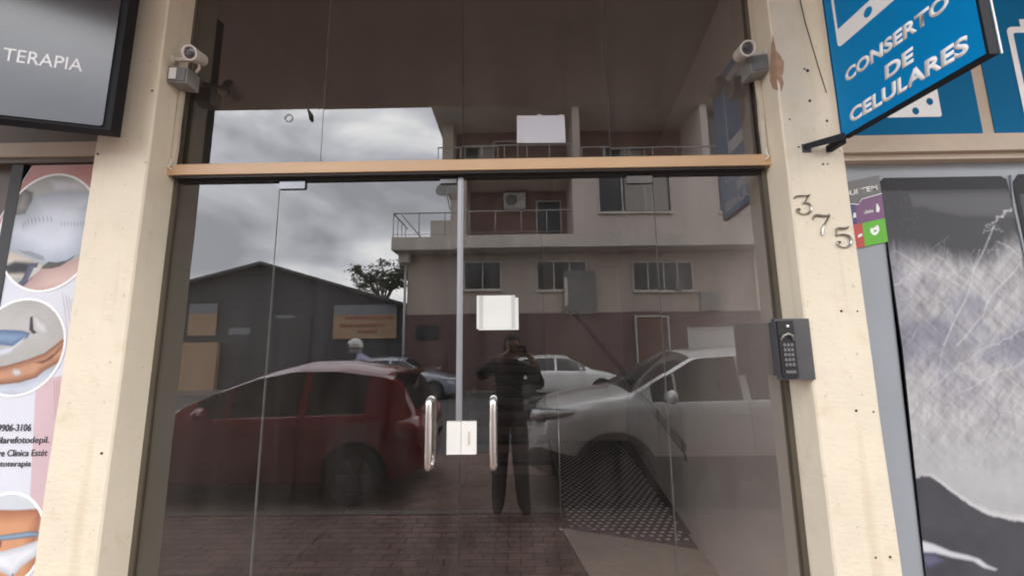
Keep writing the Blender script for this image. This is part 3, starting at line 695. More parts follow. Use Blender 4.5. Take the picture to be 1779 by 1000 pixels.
pm = bpy.data.materials.new('printed_picture'); pm.use_nodes = True; _t = pm.node_tree; _a = _t.nodes.new('ShaderNodeVertexColor'); _a.layer_name = 'print'
_t.links.new(_a.outputs[0], _t.nodes['Principled BSDF'].inputs['Base Color']); _t.nodes['Principled BSDF'].inputs['Roughness'].default_value = 0.5
_t.nodes['Principled BSDF'].inputs['Specular IOR Level'].default_value = 0.25
M['printed_picture'] = pm
def raster(A, name, x0, x1, y0, y1, step, fn, h, parent, inside=None):
    nx = int((x1-x0)/step)+1; ny = int((y1-y0)/step)+1
    X, Y = np.meshgrid(np.linspace(x0, x1, nx), np.linspace(y0, y1, ny)); colr = np.clip(fn(X, Y), 0, 1)
    ins = inside(X, Y) if inside else np.ones(X.shape, bool)
    V = [A.p(a, b, h) for a, b in zip(X.ravel(), Y.ravel())]; Fc = []
    for j in range(ny-1):
        for i in range(nx-1):
            if ins[j, i] and ins[j, i+1] and ins[j+1, i] and ins[j+1, i+1]: Fc.append((j*nx+i, j*nx+i+1, (j+1)*nx+i+1, (j+1)*nx+i))
    me = bpy.data.meshes.new(name); off = Vector((0, 0, 0)) if parent is None else parent.location
    me.from_pydata([tuple(v-off) for v in V], [], Fc); me.materials.append(pm)
    ca = me.color_attributes.new('print', 'FLOAT_COLOR', 'POINT'); arr = np.ones((nx*ny, 4), np.float32); arr[:, :3] = colr.reshape(-1, 3); ca.data.foreach_set('color', arr.ravel())
    o = bpy.data.objects.new(name, me); C.objects.link(o); o.parent = parent; return o
XM = -2.036
def disc(cx, cy, rx, ry, fn):
    pa.make('ring', clip(circle(cx, cy, rx+0.009, ry+0.009, 64), xmax=XM), 0.0016, 0.0022, 'sign_white', PB)
    raster(pa, 'round_picture', cx-rx, min(XM, cx+rx), cy-ry, cy+ry, 0.0032, fn, 0.0026, PB, lambda X, Y: ((X-cx)/rx)**2+((Y-cy)/ry)**2 < 0.99)
def f1(X, Y):
    w_ = 0.006*(fbm(X*30, Y*30, 3)-0.5)
    c = layers(X+w_, Y+w_, (0.36, 0.38, 0.36), [
        ([(-2.66, 2.30), (-2.50, 2.60), (-2.20, 2.60), (-2.02, 2.42), (-2.02, 2.30)], (0.30, 0.32, 0.31), (0.44, 0.46, 0.44), .05, .12),
        ([(-2.60, 2.33), (-2.53, 2.47), (-2.47, 2.44), (-2.46, 2.35), (-2.50, 2.31)], (0.10, 0.10, 0.10), (0.30, 0.30, 0.28), .02, .05),
        ([(-2.27, 2.52), (-2.02, 2.50), (-2.02, 2.12), (-2.13, 2.08), (-2.15, 2.42)], (0.30, 0.36, 0.35), (0.44, 0.50, 0.48), .03, .06),
        ([(-2.66, 2.31), (-2.49, 2.33), (-2.46, 2.425), (-2.33, 2.445), (-2.15, 2.435), (-2.15, 2.24), (-2.17, 2.13), (-2.23, 2.075), (-2.33, 2.06), (-2.44, 2.10), (-2.66, 2.19)], (0.36, 0.41, 0.47), (0.62, 0.67, 0.74), .014, .10),
        ([(-2.40, 2.51), (-2.24, 2.51), (-2.18, 2.45), (-2.36, 2.44)], (0.42, 0.45, 0.47), (0.60, 0.62, 0.64), .02, .03),
        ([(-2.66, 2.18), (-2.46, 2.11), (-2.34, 2.05), (-2.42, 2.0), (-2.60, 2.0)], (0.52, 0.46, 0.40), (0.66, 0.60, 0.53), .012, .06),
        ([(-2.36, 2.05), (-2.25, 2.07), (-2.13, 2.12), (-2.04, 2.16), (-2.02, 1.90), (-2.50, 1.90), (-2.42, 1.98)], (0.44, 0.30, 0.27), (0.62, 0.46, 0.41), .010, .08),
        ([(-2.56, 2.06), (-2.50, 2.085), (-2.41, 2.075), (-2.38, 2.045), (-2.43, 2.02), (-2.53, 2.02)], (0.04, 0.04, 0.05), (0.02, 0.02, 0.025), .03, .03),
        ([(-2.43, 2.07), (-2.38, 2.075), (-2.40, 2.0), (-2.46, 1.93), (-2.52, 1.90), (-2.50, 1.94), (-2.45, 1.99)], (0.05, 0.05, 0.09), (0.10, 0.11, 0.17), .010, .02),
        ([(-2.37, 2.045), (-2.33, 2.08), (-2.29, 2.075), (-2.24, 2.085), (-2.20, 2.11), (-2.21, 2.095), (-2.27, 2.055), (-2.31, 2.045)], (0.06, 0.06, 0.06), (0.12, 0.11, 0.10), .010, .02),
        ([(-2.40, 2.05), (-2.36, 2.05), (-2.42, 1.985)], (0.55, 0.52, 0.50), (0.6, 0.58, 0.55), .008, .02),
        ([(-2.50, 2.14), (-2.42, 2.13), (-2.36, 2.105), (-2.35, 2.085), (-2.40, 2.095)], (0.24, 0.26, 0.30), (0.30, 0.32, 0.36), .010, .02)])
    for k in range(9):
        a = -1.15+k*0.19; px = -2.395+0.10*math.sin(a)*1.1; pz = 2.245+0.055*math.cos(a)
        d = np.hypot((X-px-0.004)*1.0+(Y-pz)*0.35, (Y-pz)*0.16); c = c*(1-0.62*np.clip(1-d/0.0042, 0, 1)[..., None])
    for k in range(8):
        px = -2.295+k*0.0165
        for pz, st_ in ((2.272, .45), (2.352, .25)):
            d = np.hypot((X-px)+(Y-pz)*0.3, (Y-pz)*0.25); c = c*(1-st_*np.clip(1-d/0.005, 0, 1)[..., None])
    return c*(0.92+0.16*fbm(X*14, Y*14, 5))[..., None]
disc(-2.353, 2.234, 0.250, 0.300, f1)
def f2(X, Y):
    c = layers(X, Y, (0.42, 0.41, 0.39), [
        ([(-2.66, 1.92), (-2.18, 1.92), (-2.18, 1.60), (-2.66, 1.60)], (0.40, 0.39, 0.37), (0.48, 0.47, 0.45), .08, .15),
        ([(-2.375, 1.805), (-2.345, 1.815), (-2.285, 1.77), (-2.268, 1.725), (-2.30, 1.712), (-2.35, 1.738)], (0.40, 0.40, 0.39), (0.64, 0.63, 0.61), .008, .03),
        ([(-2.378, 1.805), (-2.366, 1.808), (-2.352, 1.745), (-2.332, 1.728), (-2.35, 1.722), (-2.372, 1.742)], (0.03, 0.03, 0.04), (0.04, 0.04, 0.05), .006, .01),
        ([(-2.66, 1.73), (-2.50, 1.745), (-2.41, 1.74), (-2.365, 1.728), (-2.375, 1.705), (-2.44, 1.665), (-2.66, 1.69)], (0.08, 0.13, 0.24), (0.20, 0.30, 0.44), .010, .03),
        ([(-2.66, 1.62), (-2.44, 1.665), (-2.385, 1.71), (-2.395, 1.685), (-2.45, 1.63), (-2.66, 1.56)], (0.45, 0.47, 0.52), (0.66, 0.68, 0.72), .010, .02),
        ([(-2.66, 1.50), (-2.36, 1.50), (-2.26, 1.55), (-2.14, 1.58), (-2.14, 1.42), (-2.66, 1.42)], (0.40, 0.46, 0.54), (0.58, 0.62, 0.68), .02, .05),
        ([(-2.66, 1.545), (-2.46, 1.572), (-2.36, 1.60), (-2.28, 1.63), (-2.22, 1.68), (-2.15, 1.74), (-2.14, 1.62), (-2.22, 1.575), (-2.27, 1.545), (-2.30, 1.515), (-2.38, 1.492), (-2.48, 1.482), (-2.66, 1.48)], (0.22, 0.09, 0.05), (0.52, 0.28, 0.17), .010, .035),
        ([(-2.42, 1.56), (-2.385, 1.555), (-2.37, 1.532), (-2.40, 1.52), (-2.425, 1.535)], (0.40, 0.30, 0.27), (0.60, 0.56, 0.55), .012, .012),
        ([(-2.32, 1.585), (-2.27, 1.60), (-2.23, 1.63), (-2.19, 1.68), (-2.20, 1.65), (-2.24, 1.60), (-2.28, 1.58)], (0.20, 0.09, 0.05), (0.16, 0.07, 0.04), .012, .01)])
    return c*(0.93+0.14*fbm(X*22, Y*22, 8))[..., None]
disc(-2.405, 1.662, 0.215, 0.228, f2)
def f3(X, Y):
    c = layers(X, Y, (0.58, 0.62, 0.66), [
        ([(-2.56, 0.93), (-2.30, 0.925), (-2.19, 0.93), (-2.175, 0.86), (-2.185, 0.80), (-2.16, 0.72), (-2.17, 0.58), (-2.56, 0.58)], (0.34, 0.14, 0.08), (0.60, 0.31, 0.17), .010, .06),
        ([(-2.185, 0.945), (-2.165, 0.94), (-2.15, 0.80), (-2.17, 0.77), (-2.195, 0.80), (-2.19, 0.87)], (0.30, 0.15, 0.10), (0.50, 0.30, 0.22), .008, .02),
        ([(-2.56, 0.81), (-2.34, 0.82), (-2.22, 0.835), (-2.17, 0.83), (-2.17, 0.815), (-2.30, 0.80), (-2.56, 0.778)], (0.10, 0.14, 0.20), (0.26, 0.38, 0.48), .010, .012),
        ([(-2.56, 0.778), (-2.34, 0.795), (-2.34, 0.77), (-2.56, 0.755)], (0.18, 0.04, 0.03), (0.30, 0.10, 0.07), .012, .02),
        ([(-2.56, 0.752), (-2.33, 0.752), (-2.24, 0.775), (-2.165, 0.80), (-2.155, 0.76), (-2.175, 0.73), (-2.23, 0.69), (-2.265, 0.645), (-2.33, 0.67), (-2.42, 0.71), (-2.56, 0.735)], (0.46, 0.50, 0.54), (0.72, 0.75, 0.78), .008, .03),
        ([(-2.268, 0.66), (-2.262, 0.66), (-2.275, 0.58), (-2.285, 0.58)], (0.12, 0.04, 0.03), (0.12, 0.04, 0.03), .010, .01)])
    return c*(0.94+0.12*fbm(X*18, Y*18, 9))[..., None]
disc(-2.330, 0.795, 0.180, 0.200, f3)
pa.text('lettering', '99906-3106', -2.465, -2.288, 1.270, 1.302, 'print_dark', PB, h=0.0014, bold=0.008)
pa.text('lettering', 'depilarefotodepil.', -2.495, -2.192, 1.207, 1.246, 'print_dark', PB, h=0.0014, bold=0.008)
pa.text('lettering', 'epilare Clinica Estét', -2.495, -2.192, 1.149, 1.188, 'print_dark', PB, h=0.0014, bold=0.008)
pa.text('lettering', 'Fototerapia', -2.445, -2.262, 1.106, 1.138, 'print_dark', PB, h=0.0014, bold=0.008)

# ================================================================== RIGHT SHOP FRONT
RF = thing('right_shop_front', 'grey framed phone repair shop front right of the numbered pillar', 'shop front', (2.2, 0, 0))
obj('wall', bx(1.542, 9, 0.03, 0.30, 0, 3.90), 'header_brown', RF)
obj('frame_face', bx(1.542, 9, 0.0, 0.029, 0, 2.53), 'grey_frame', RF)
bm = B(); box(bm, 1.542, 9, -0.055, 0.029, 2.595, 2.660); box(bm, 1.542, 9, -0.075, 0.029, 2.562, 2.593); box(bm, 1.542, 9, -0.05, 0.029, 2.531, 2.560)
obj('ledge', bm, 'beige_trim', RF, bevel=0.007)
obj('fascia_edge', bx(1.542, 9, 0.004, 0.029, 2.662, 3.90), 'beige_trim', RF)
fr = Art((0, 0.0035, 0), (1, 0, 0))
RG = 'blue fascia panels with phone icons'
for i, (a, b, lab) in enumerate(((1.544, 2.400, 'blue fascia panel behind the projecting sign, with a white phone icon'), (2.462, 3.4, 'blue fascia panel at the right edge with a large phone outline'))):
    t = thing('fascia_panel', lab, 'panel', ((a+b)/2, 0, 2.67), group=RG)
    fr.make('panel_face', [(a, 2.672), (b, 2.672), (b, 3.88), (a, 3.88)], 0, 0.003, 'fascia_blue', t)
    ar = Art((0, -0.0005, 0), (1, 0, 0))
    if i == 0:
        ar.make('phone_icon', frame_pts(1.92, 2.205, 2.785, 3.28, 0.012), 0.0005, 0.0015, 'sign_white', t)
        ar.make('phone_screen', frame_pts(1.94, 2.185, 2.96, 3.22, 0.004), 0.0018, 0.0024, 'fascia_blue', t)
        ar.make('phone_button', circle(2.075, 2.818, 0.017, 0.020, 20), 0.0018, 0.0024, 'fascia_blue', t)
        ar.make('phone_button', circle(2.155, 2.87, 0.017, 0.020, 20), 0.0018, 0.0024, 'fascia_blue', t)
    else:
        ar.make('phone_icon', frame_pts(2.625, 3.10, 2.74, 3.292, 0.03), 0.0005, 0.0015, 'sign_white', t)
        ar.make('phone_screen', frame_pts(2.655, 3.07, 2.80, 3.255, 0.01), 0.0018, 0.0024, 'fascia_blue', t)
        ar.make('phone_button', [(2.70, 3.285), (2.80, 3.285), (2.80, 3.335), (2.70, 3.335)], 0.0018, 0.0024, 'sign_white', t)
# cracked phone poster
mat('poster_black', (0.035, 0.036, 0.040), 0.6, var=0.2, scale=1.5, spec=0.15)
mat('poster_band', (0.014, 0.014, 0.017), 0.6, spec=0.15)
mat('poster_slate', (0.075, 0.08, 0.088), 0.6, var=0.1, scale=2, spec=0.15)
mat('crack_white', (0.48, 0.49, 0.51), 0.45, var=0.05)
mat('crack_blue', (0.10, 0.10, 0.17), 0.45, var=0.3, scale=10)
CP = thing('window_poster', 'large window poster showing a cracked phone screen, right of the number pillar', 'poster', (2.2, 0, 0.3), group='phone posters in the right shop window')
rr = Art((0, -0.0008, 0), (1, 0, 0))
PL = 1.830
rn = random.Random(5)
SEG = []
def crack(a, b, wd, st_, jag=0.010, n=8, fork=0):
    P = [(a[0]+(b[0]-a[0])*k/n+rn.uniform(-jag, jag)*(0 < k < n), a[1]+(b[1]-a[1])*k/n+rn.uniform(-jag, jag)*(0 < k < n)) for k in range(n+1)]
    for p, q in zip(P, P[1:]): SEG.append((p, q, wd, st_))
    for _ in range(fork):
        p = rn.choice(P[1:-1]); an = rn.uniform(0, 2*PI); l = rn.uniform(.04, .12); crack(p, (p[0]+l*math.cos(an), p[1]+l*math.sin(an)), wd*0.6, st_*0.6, .004, 3)
for a, b, wd, st_, fk in (((2.36, 2.20), (2.02, 1.62), .0032, .55, 3), ((2.46, 2.02), (2.08, 1.62), .0032, .45, 3), ((2.46, 2.285), (2.38, 2.23), .004, .7, 0), ((2.38, 2.23), (2.32, 2.19), .0025, .4, 1), ((2.32, 2.19), (2.40, 2.17), .002, .3, 0), ((2.36, 2.20), (2.30, 2.16), .002, .4, 0), ((2.36, 2.12), (2.46, 2.05), .0028, .4, 1),
                         ((1.86, 2.08), (2.22, 1.86), .0028, .35, 4), ((1.80, 1.90), (1.95, 1.97), .003, .4, 1), ((1.95, 1.97), (2.13, 1.96), .002, .25, 1), ((2.05, 2.06), (2.26, 1.84), .0026, .3, 3), ((2.48, 1.72), (2.2, 1.60), .003, .35, 2), ((2.2, 1.60), (1.90, 1.40), .0025, .3, 3),
                         ((2.49, 1.60), (2.05, 1.40), .0028, .3, 2), ((2.02, 1.62), (1.90, 1.30), .0025, .25, 3), ((2.20, 1.86), (2.46, 1.66), .0025, .25, 2), ((2.30, 1.40), (2.10, 1.15), .002, .2, 2)): crack(a, b, wd, st_, fork=fk)
for _ in range(110):
    x = rn.uniform(1.80, 2.46); z = rn.uniform(1.25, 2.09); an = rn.choice((0.85, 2.3, 0.15, 1.5))+rn.uniform(-.3, .3); l = rn.uniform(0.03, 0.12)
    crack((x, z), (x+l*math.cos(an), z+l*math.sin(an)), rn.uniform(.0016, .003), rn.uniform(.05, .18), .003, 3)
def poster_print(X, Y):
    fx = X-1.83; gnoise = fbm(X*26, Y*26, 21, 4); big = fbm(X*5, Y*5, 31, 3)
    def streak(an, sx_, sy_, sd_):
        ca, sa_ = math.cos(an), math.sin(an); return fbm((X*ca+Y*sa_)*sx_+0.6*big, (-X*sa_+Y*ca)*sy_, sd_, 4)
    st_ = (streak(0.85, 9, 70, 41)+streak(2.3, 10, 80, 43)+streak(1.5, 8, 60, 45))/3
    dark = np.clip((big-0.50)*4.0, 0, 1)*np.clip((Y-1.25)/0.35, 0, 1) + np.clip(1-(X-1.80)/0.14, 0, 1)*np.clip((Y-1.45)/0.2, 0, 1)*0.75 + 1.1*np.clip(1-np.hypot(X-2.40, (Y-1.49)*1.2)/0.055, 0, 1) + 0.6*np.clip(1-np.hypot((X-2.16)*1.0+(Y-1.82)*.4, (Y-1.82))/0.10, 0, 1)
    v = 0.375+0.55*(st_-0.5)+0.12*(gnoise-0.5); v = np.clip(v, 0.16, 0.62)
    v = v*(1-0.42*np.clip(dark*(0.55+1.1*(st_-0.2)), 0, 1))
    col = np.stack([v*(1-0.03*np.clip(dark, 0, 1)), v*(1.0-0.035*np.clip(dark, 0, 1)), v*(1.02+0.13*np.clip(dark, 0, 1))], -1)
    low = np.clip((1.30-Y)/0.3, 0, 1)[..., None]; sm = (0.40+0.10*(fbm(X*7, Y*10, 51)-0.5)+0.05*(gnoise-.5))[..., None]*np.array([0.98, 1.0, 1.01]); col = col*(1-low)+sm*low
    # dark screen above, feathering into the shattered area
    edge = 2.055+0.035*np.sin((X-1.83)*9.5+1.0)+0.05*np.clip((X-2.30)/0.15, 0, 1)+0.05*(fbm(X*60, Y*8, 61)-0.5)+0.03*(fbm(X*14, Y*3, 63)-.5)
    a = np.clip((Y-edge)/0.13+0.5, 0, 1)[..., None]; a = a*a*(3-2*a)
    scr = np.zeros(col.shape); scr[:] = (0.056, 0.058, 0.066); scr += (0.012*(fbm(X*4, Y*4, 71)-0.5))[..., None]
    gl = layers(X, Y, (0, 0, 0), [([(1.965, 2.372), (2.52, 2.372), (2.52, 2.24), (2.20, 2.25), (2.06, 2.285), (1.975, 2.30)], (.03, .03, .03), (0.055, 0.057, 0.06), .02, .03), ([(1.975, 2.302), (2.055, 2.302), (2.045, 2.286), (1.978, 2.288)], (0.01, .01, .01), (0.01, .01, .01), .008, .01)])
    scr = scr+gl
    band = np.clip((Y-2.385)/0.006, 0, 1)[..., None]; scr = scr*(1-band)+np.array([0.014, 0.014, 0.017])*band
    sc_ = np.where((fbm(X*170, Y*170, 81, 2) > 0.80) & (X < 2.0), 0.05, 0)[..., None]; scr = scr+sc_
    col = col*(1-a)+scr*a
    for (a, b, wd, s0) in SEG:
        ex, ey = b[0]-a[0], b[1]-a[1]; m = (X > min(a[0], b[0])-.015) & (X < max(a[0], b[0])+.015) & (Y > min(a[1], b[1])-.015) & (Y < max(a[1], b[1])+.015)
        if not m.any(): continue
        wx, wy = X[m]-a[0], Y[m]-a[1]; t_ = np.clip((wx*ex+wy*ey)/(ex*ex+ey*ey+1e-9), 0, 1); d = np.hypot(wx-ex*t_, wy-ey*t_)
        k = (0.72*s0*np.clip(1-d/(wd*2.2), 0, 1))[:, None]; col[m] = col[m]*(1-k)+np.array([0.66, 0.67, 0.69])*k
    # dark wave along the bottom with a pale rim
    wx_ = [1.70, 1.787, 1.823, 1.86, 1.88, 1.92, 1.965, 2.03, 2.10, 2.20, 2.30, 2.50]; wz_ = [0.985, 1.020, 1.034, 1.030, 1.018, 0.986, 0.948, 0.90, 0.864, 0.843, 0.832, 0.812]
    wz = np.interp(X, wx_, wz_)+0.010*(fbm(X*60, Y*60, 91)-.5); d = Y-wz
    rim = (np.clip(1-np.abs(d-0.012)/(0.012+0.014*np.clip((X-1.9)/.4, 0, 1)), 0, 1)*np.clip((X-1.80)/0.1, 0.2, 1)*0.75)[..., None]; col = col*(1-rim)+0.58*rim
    a = np.clip(0.5-d/0.010, 0, 1)[..., None]; wv = np.array([0.060, 0.061, 0.070])*(0.85+0.4*fbm(X*12, Y*12, 93))[..., None]
    st2 = layers(X, Y, (0, 0, 0), [([(1.75, 0.775), (1.83, 0.752), (1.90, 0.722), (1.97, 0.706), (2.02, 0.690), (2.05, 0.665), (2.09, 0.648), (2.08, 0.640), (2.03, 0.652), (1.99, 0.678), (1.90, 0.694), (1.83, 0.712), (1.75, 0.715)], (.25, .25, .27), (0.50, 0.51, 0.53), .012, .012),
        ([(1.75, 0.712), (1.83, 0.71), (1.87, 0.68), (1.80, 0.655), (1.75, 0.66)], (.02, .02, .06), (0.06, 0.06, 0.12), .02, .02)])
    wv = wv+st2
    return col*(1-a)+wv*a
def in_poster(X, Y):
    left = np.interp(Y, [0.2, 1.6, 2.40, 2.43, 2.455], [PL-0.075, PL-0.012, PL, PL+0.006, PL+0.03]); right = np.interp(Y, [0.2, 1.9, 2.30, 2.43, 2.455], [2.50, 2.462, 2.475, 2.462, 2.44])
    return (X > left) & (X < right)
rr.make('poster_sheet', [(PL-0.075, 0.2), (PL-0.012, 1.6), (PL, 2.43), (PL+0.03, 2.457), (2.44, 2.457), (2.465, 2.44), (2.475, 2.30), (2.462, 1.9), (2.50, 0.2)], 0, 0.003, 'poster_black', CP)
raster(rr, 'phone_print', 1.755, 2.50, 0.45, 2.455, 0.0042, poster_print, 0.0036, CP, in_poster)
obj('poster_edge', tb([(PL-0.001, -0.004, 2.42), (PL-0.010, -0.004, 1.6), (PL-0.078, -0.004, 0.2)], 0.003, 6), 'poster_band', CP)
P2t = thing('window_poster', 'second dark phone poster cut off by the right edge of the shop window', 'poster', (2.8, 0, 0.3), group='phone posters in the right shop window')
rr.make('poster_sheet', [(2.50, 0.2), (2.492, 2.42), (2.53, 2.465), (3.2, 2.465), (3.2, 0.2)], 0, 0.003, 'poster_black', P2t)
raster(rr, 'phone_print', 2.512, 3.1, 0.5, 2.36, 0.008, lambda X, Y: poster_print(4.3-X, Y), 0.0036, P2t)
obj('edge_tape', tb([(2.488, -0.005, 2.46), (2.472, -0.005, 2.30), (2.482, -0.005, 2.0), (2.468, -0.005, 1.8)], 0.004, 6), 'grey_frame', P2t)
# payment sticker
SK = thing('window_sticker', 'multicoloured payment sticker on the shop window beside the pillar', 'sticker', (1.72, -0.01, 2.1))
mat('st_grey', (0.13, 0.13, 0.13), 0.4); mat('st_purple', (0.17, 0.055, 0.17), 0.4); mat('st_blue', (0.03, 0.04, 0.17), 0.4); mat('st_red', (0.50, 0.05, 0.04), 0.4); mat('st_green', (0.10, 0.46, 0.0), 0.4)
ka = Art((1.60, -0.006, 2.10), (1, 0, 0.20), (0.02, 0, 1))
ka.n = Vector((0, -1, 0))
ka.make('top_field', [(-0.05, 0.20), (0.232, 0.215), (0.232, 0.325), (-0.05, 0.325)], 0, 0.001, 'st_grey', SK)
ka.make('field', [(0.09, 0.10), (0.232, 0.10), (0.232, 0.225), (0.13, 0.220), (0.105, 0.195), (0.09, 0.205)], 0.0012, 0.002, 'st_purple', SK)
ka.make('field', [(-0.05, 0.10), (0.0895, 0.10), (0.0895, 0.20), (0.07, 0.205), (-0.05, 0.205)], 0.0012, 0.002, 'st_blue', SK)
ka.make('field', [(-0.05, -0.02), (0.114, -0.02), (0.114, 0.0995), (-0.05, 0.0995)], 0, 0.002, 'st_red', SK)
ka.make('field', [(0.1145, -0.02), (0.232, -0.02), (0.232, 0.0995), (0.1145, 0.0995)], 0, 0.0022, 'st_green', SK)
ka.make('divider', [(0.04, 0.212), (0.085, 0.203), (0.105, 0.194), (0.128, 0.219), (0.232, 0.226), (0.232, 0.230), (0.127, 0.223), (0.105, 0.199), (0.086, 0.207), (0.04, 0.216)], 0.0022, 0.0026, 'sign_white', SK)
ka.text('lettering', 'AQUI TEM', -0.005, 0.215, 0.246, 0.279, 'sign_white', SK, h=0.0012, bold=0.035, thick=0.0006)
ka.text('lettering', 'alelo', 0.128, 0.180, 0.142, 0.160, 'sign_white', SK, h=0.0024, bold=0.03, thick=0.0004)
ka.make('mark', [(0.192, 0.140), (0.206, 0.137), (0.212, 0.155), (0.205, 0.178), (0.197, 0.182), (0.195, 0.165)], 0.0024, 0.003, 'sign_white', SK)
ka.make('mark', [(0.072, 0.135), (0.088, 0.135), (0.088, 0.158), (0.078, 0.160)], 0.0024, 0.003, 'sign_white', SK)
ka.make('mark', [(0.085, 0.030), (0.108, 0.036), (0.108, 0.048), (0.088, 0.046)], 0.0024, 0.003, 'sign_white', SK)
ka.make('heart_mark', [(0.150, 0.055), (0.154, 0.066), (0.166, 0.062), (0.178, 0.068), (0.190, 0.074), (0.196, 0.064), (0.196, 0.046), (0.186, 0.030), (0.172, 0.024), (0.158, 0.032), (0.151, 0.045)], 0.0024, 0.003, 'sign_white', SK)
ka.make('heart_centre', circle(0.174, 0.047, 0.007, 0.006, 12), 0.0032, 0.0036, 'st_green', SK)
#REST#
# ================================================================== STREET BEHIND THE CAMERA (mirrored in the glass)
mat('red_paint', (0.24, 0.007, 0.010), 0.22, var=0.05, coat=1.0)
mat('white_paint', (0.92, 0.92, 0.90), 0.2, var=0.03, coat=1.0)
mat('silver_paint', (0.42, 0.46, 0.54), 0.3, metal=0.3, var=0.04, coat=1.0)
mat('car_glass', (0.025, 0.025, 0.026), 0.04, spec=0.8)
mat('tyre_rubber', (0.018, 0.018, 0.018), 0.8)
mat('rim_alloy', (0.20, 0.20, 0.21), 0.4, metal=0.8)
mat('trim_black', (0.02, 0.02, 0.021), 0.5)
mat('lamp_clear', (0.80, 0.81, 0.80), 0.12, var=0.25, scale=14, coat=1.0)
mat('lamp_red', (0.35, 0.02, 0.02), 0.15, coat=1.0)
mat('plate_grey', (0.55, 0.55, 0.55), 0.5)

def crv(pts, x):
    xs = [p[0] for p in pts]; ys = [p[1] for p in pts]
    d = 0.06; v = [float(np.interp(x+q, xs, ys)) for q in (-d, -d/2, 0, d/2, d)]
    return (v[0]+2*v[1]+3*v[2]+2*v[3]+v[4])/9
def make_car(name, label, cat, loc, rotz, paint, W, top, belt, plan, zb, wins, screen, rear, wheels, wr=0.315, arch=0.375, group=None, cladding=False, plates=True, tail=None):
    """x forward; top/belt: height profiles; plan: half width; wins: x-ranges of side windows; screen/rear: x-ranges of windscreen and rear glass"""
    t = thing(name, label, cat, loc, rotz, group)
    xa, xb = top[0][0], top[-1][0]; H = max(p[1] for p in top)
    xs = set(np.linspace(xa, xb, 64).tolist())
    for a, b in wins+[screen, rear]: xs |= {a, b}
    xs = sorted(xs); xs = [x for i, x in enumerate(xs) if i == 0 or x-xs[i-1] > 0.004]
    bm = B(); rings = []
    for x in xs:
        zt = crv(top, x); zl = min(crv(belt, x), zt-0.01); w_ = crv(plan, x); b0 = crv(zb, x)
        k = max(0, min(1, (zt-zl)/(H-1.0+0.05)))
        wt = w_*(0.90-0.17*k)
        zr = zt-0.03-0.095*k
        half = [(0, b0), (w_*0.86, b0), (w_*0.955, b0+0.10), (w_*0.99, b0+0.28), (w_*1.0, (b0+zl)*0.5+0.06), (w_*0.985, zl-0.10), (w_*0.955, zl-0.02), (w_*0.93, zl+0.004)]
        a = half[-1]; half += [(a[0]+(wt-a[0])*0.5+0.012*k, a[1]+(max(zr, a[1]+0.002)-a[1])*0.5), (wt, max(zr, a[1]+0.004)), (wt*0.91, max(zt-0.014-0.085*k, a[1]+0.006)), (wt*0.62, zt-0.006-0.036*k), (wt*0.3, zt-0.001-0.008*k), (0, zt)]
        ring = [bm.verts.new((x, y, z)) for y, z in half] + [bm.verts.new((x, -y, z)) for y, z in half[-2:0:-1]]
        rings.append(ring)
    n = len(rings[0])
    for i in range(len(rings)-1):
        xm = (xs[i]+xs[i+1])/2
        for k in range(n):
            f = bm.faces.new((rings[i][k], rings[i][(k+1) % n], rings[i+1][(k+1) % n], rings[i+1][k])); f.smooth = True
            kk = k if k < 13 else n-1-k
            mi = 0
            if kk in (7, 8) and any(a < xm < b for a, b in wins): mi = 1
            if kk in (10, 11, 12) and (screen[0] < xm < screen[1] or rear[0] < xm < rear[1]): mi = 1
            if kk == 0: mi = 2
            if cladding and kk in (1, 2): mi = 2
            f.material_index = mi
    bm.faces.new(rings[0]); bm.faces.new(rings[-1])
    bmesh.ops.recalc_face_normals(bm, faces=bm.faces)
    me = bpy.data.meshes.new('tmpcar'); bm.to_mesh(me); bm.free()
    for m in (paint, 'car_glass', 'trim_black'): me.materials.append(M[m])
    bo = bpy.data.objects.new('tmpcar', me); C.objects.link(bo)
    cm = B()
    for wx in wheels:
        for s in (-1, 1):
            lathe(cm, [(arch, 0), (arch, 0.5)], (wx, s*(W-0.26), wr), (0, s, 0), 28)
    bmesh.ops.recalc_face_normals(cm, faces=cm.faces)
    cme = bpy.data.meshes.new('tmpcut'); cm.to_mesh(cme); cm.free(); cme.materials.append(M['trim_black'])
    cob = bpy.data.objects.new('tmpcut', cme); C.objects.link(cob)
    md = bo.modifiers.new('b', 'BOOLEAN'); md.object = cob; md.operation = 'DIFFERENCE'; md.solver = 'EXACT'
    try: md.material_mode = 'TRANSFER'
    except Exception: pass
    dg = bpy.context.evaluated_depsgraph_get(); dg.update()
    res = bpy.data.meshes.new_from_object(bo.evaluated_get(dg))
    bpy.data.objects.remove(bo); bpy.data.objects.remove(cob)
    names = [m.name if m else '' for m in res.materials]
    bm = B(); bm.from_mesh(res)
    gl = [f for f in bm.faces if names[f.material_index].startswith('car_glass')]
    # separate window glass into its own part, one mesh per region
    def extract(sel, nm):
        if not sel: return
        b2 = B(); mp = {}
        for f in sel:
            vs = []
            for v in f.verts:
                if v not in mp: mp[v] = b2.verts.new(v.co)
                vs.append(mp[v])
            g = b2.faces.new(vs); g.smooth = True
        obj(nm, b2, 'car_glass', t, local=True)
    def isx(f, r): return r[0] < f.calc_center_median().x < r[1]
    side = [f for f in gl if abs(f.normal.y) > 0.6]
    rest = [f for f in gl if f not in side]
    extract([f for f in rest if isx(f, (screen[0]-0.1, screen[1]+0.1))], 'windscreen')
    extract([f for f in rest if isx(f, (rear[0]-0.1, rear[1]+0.1))], 'rear_window')
    for a, b in wins:
        for s in (-1, 1): extract([f for f in side if isx(f, (a-0.005, b+0.005)) and f.calc_center_median().y*s > 0], 'side_window')
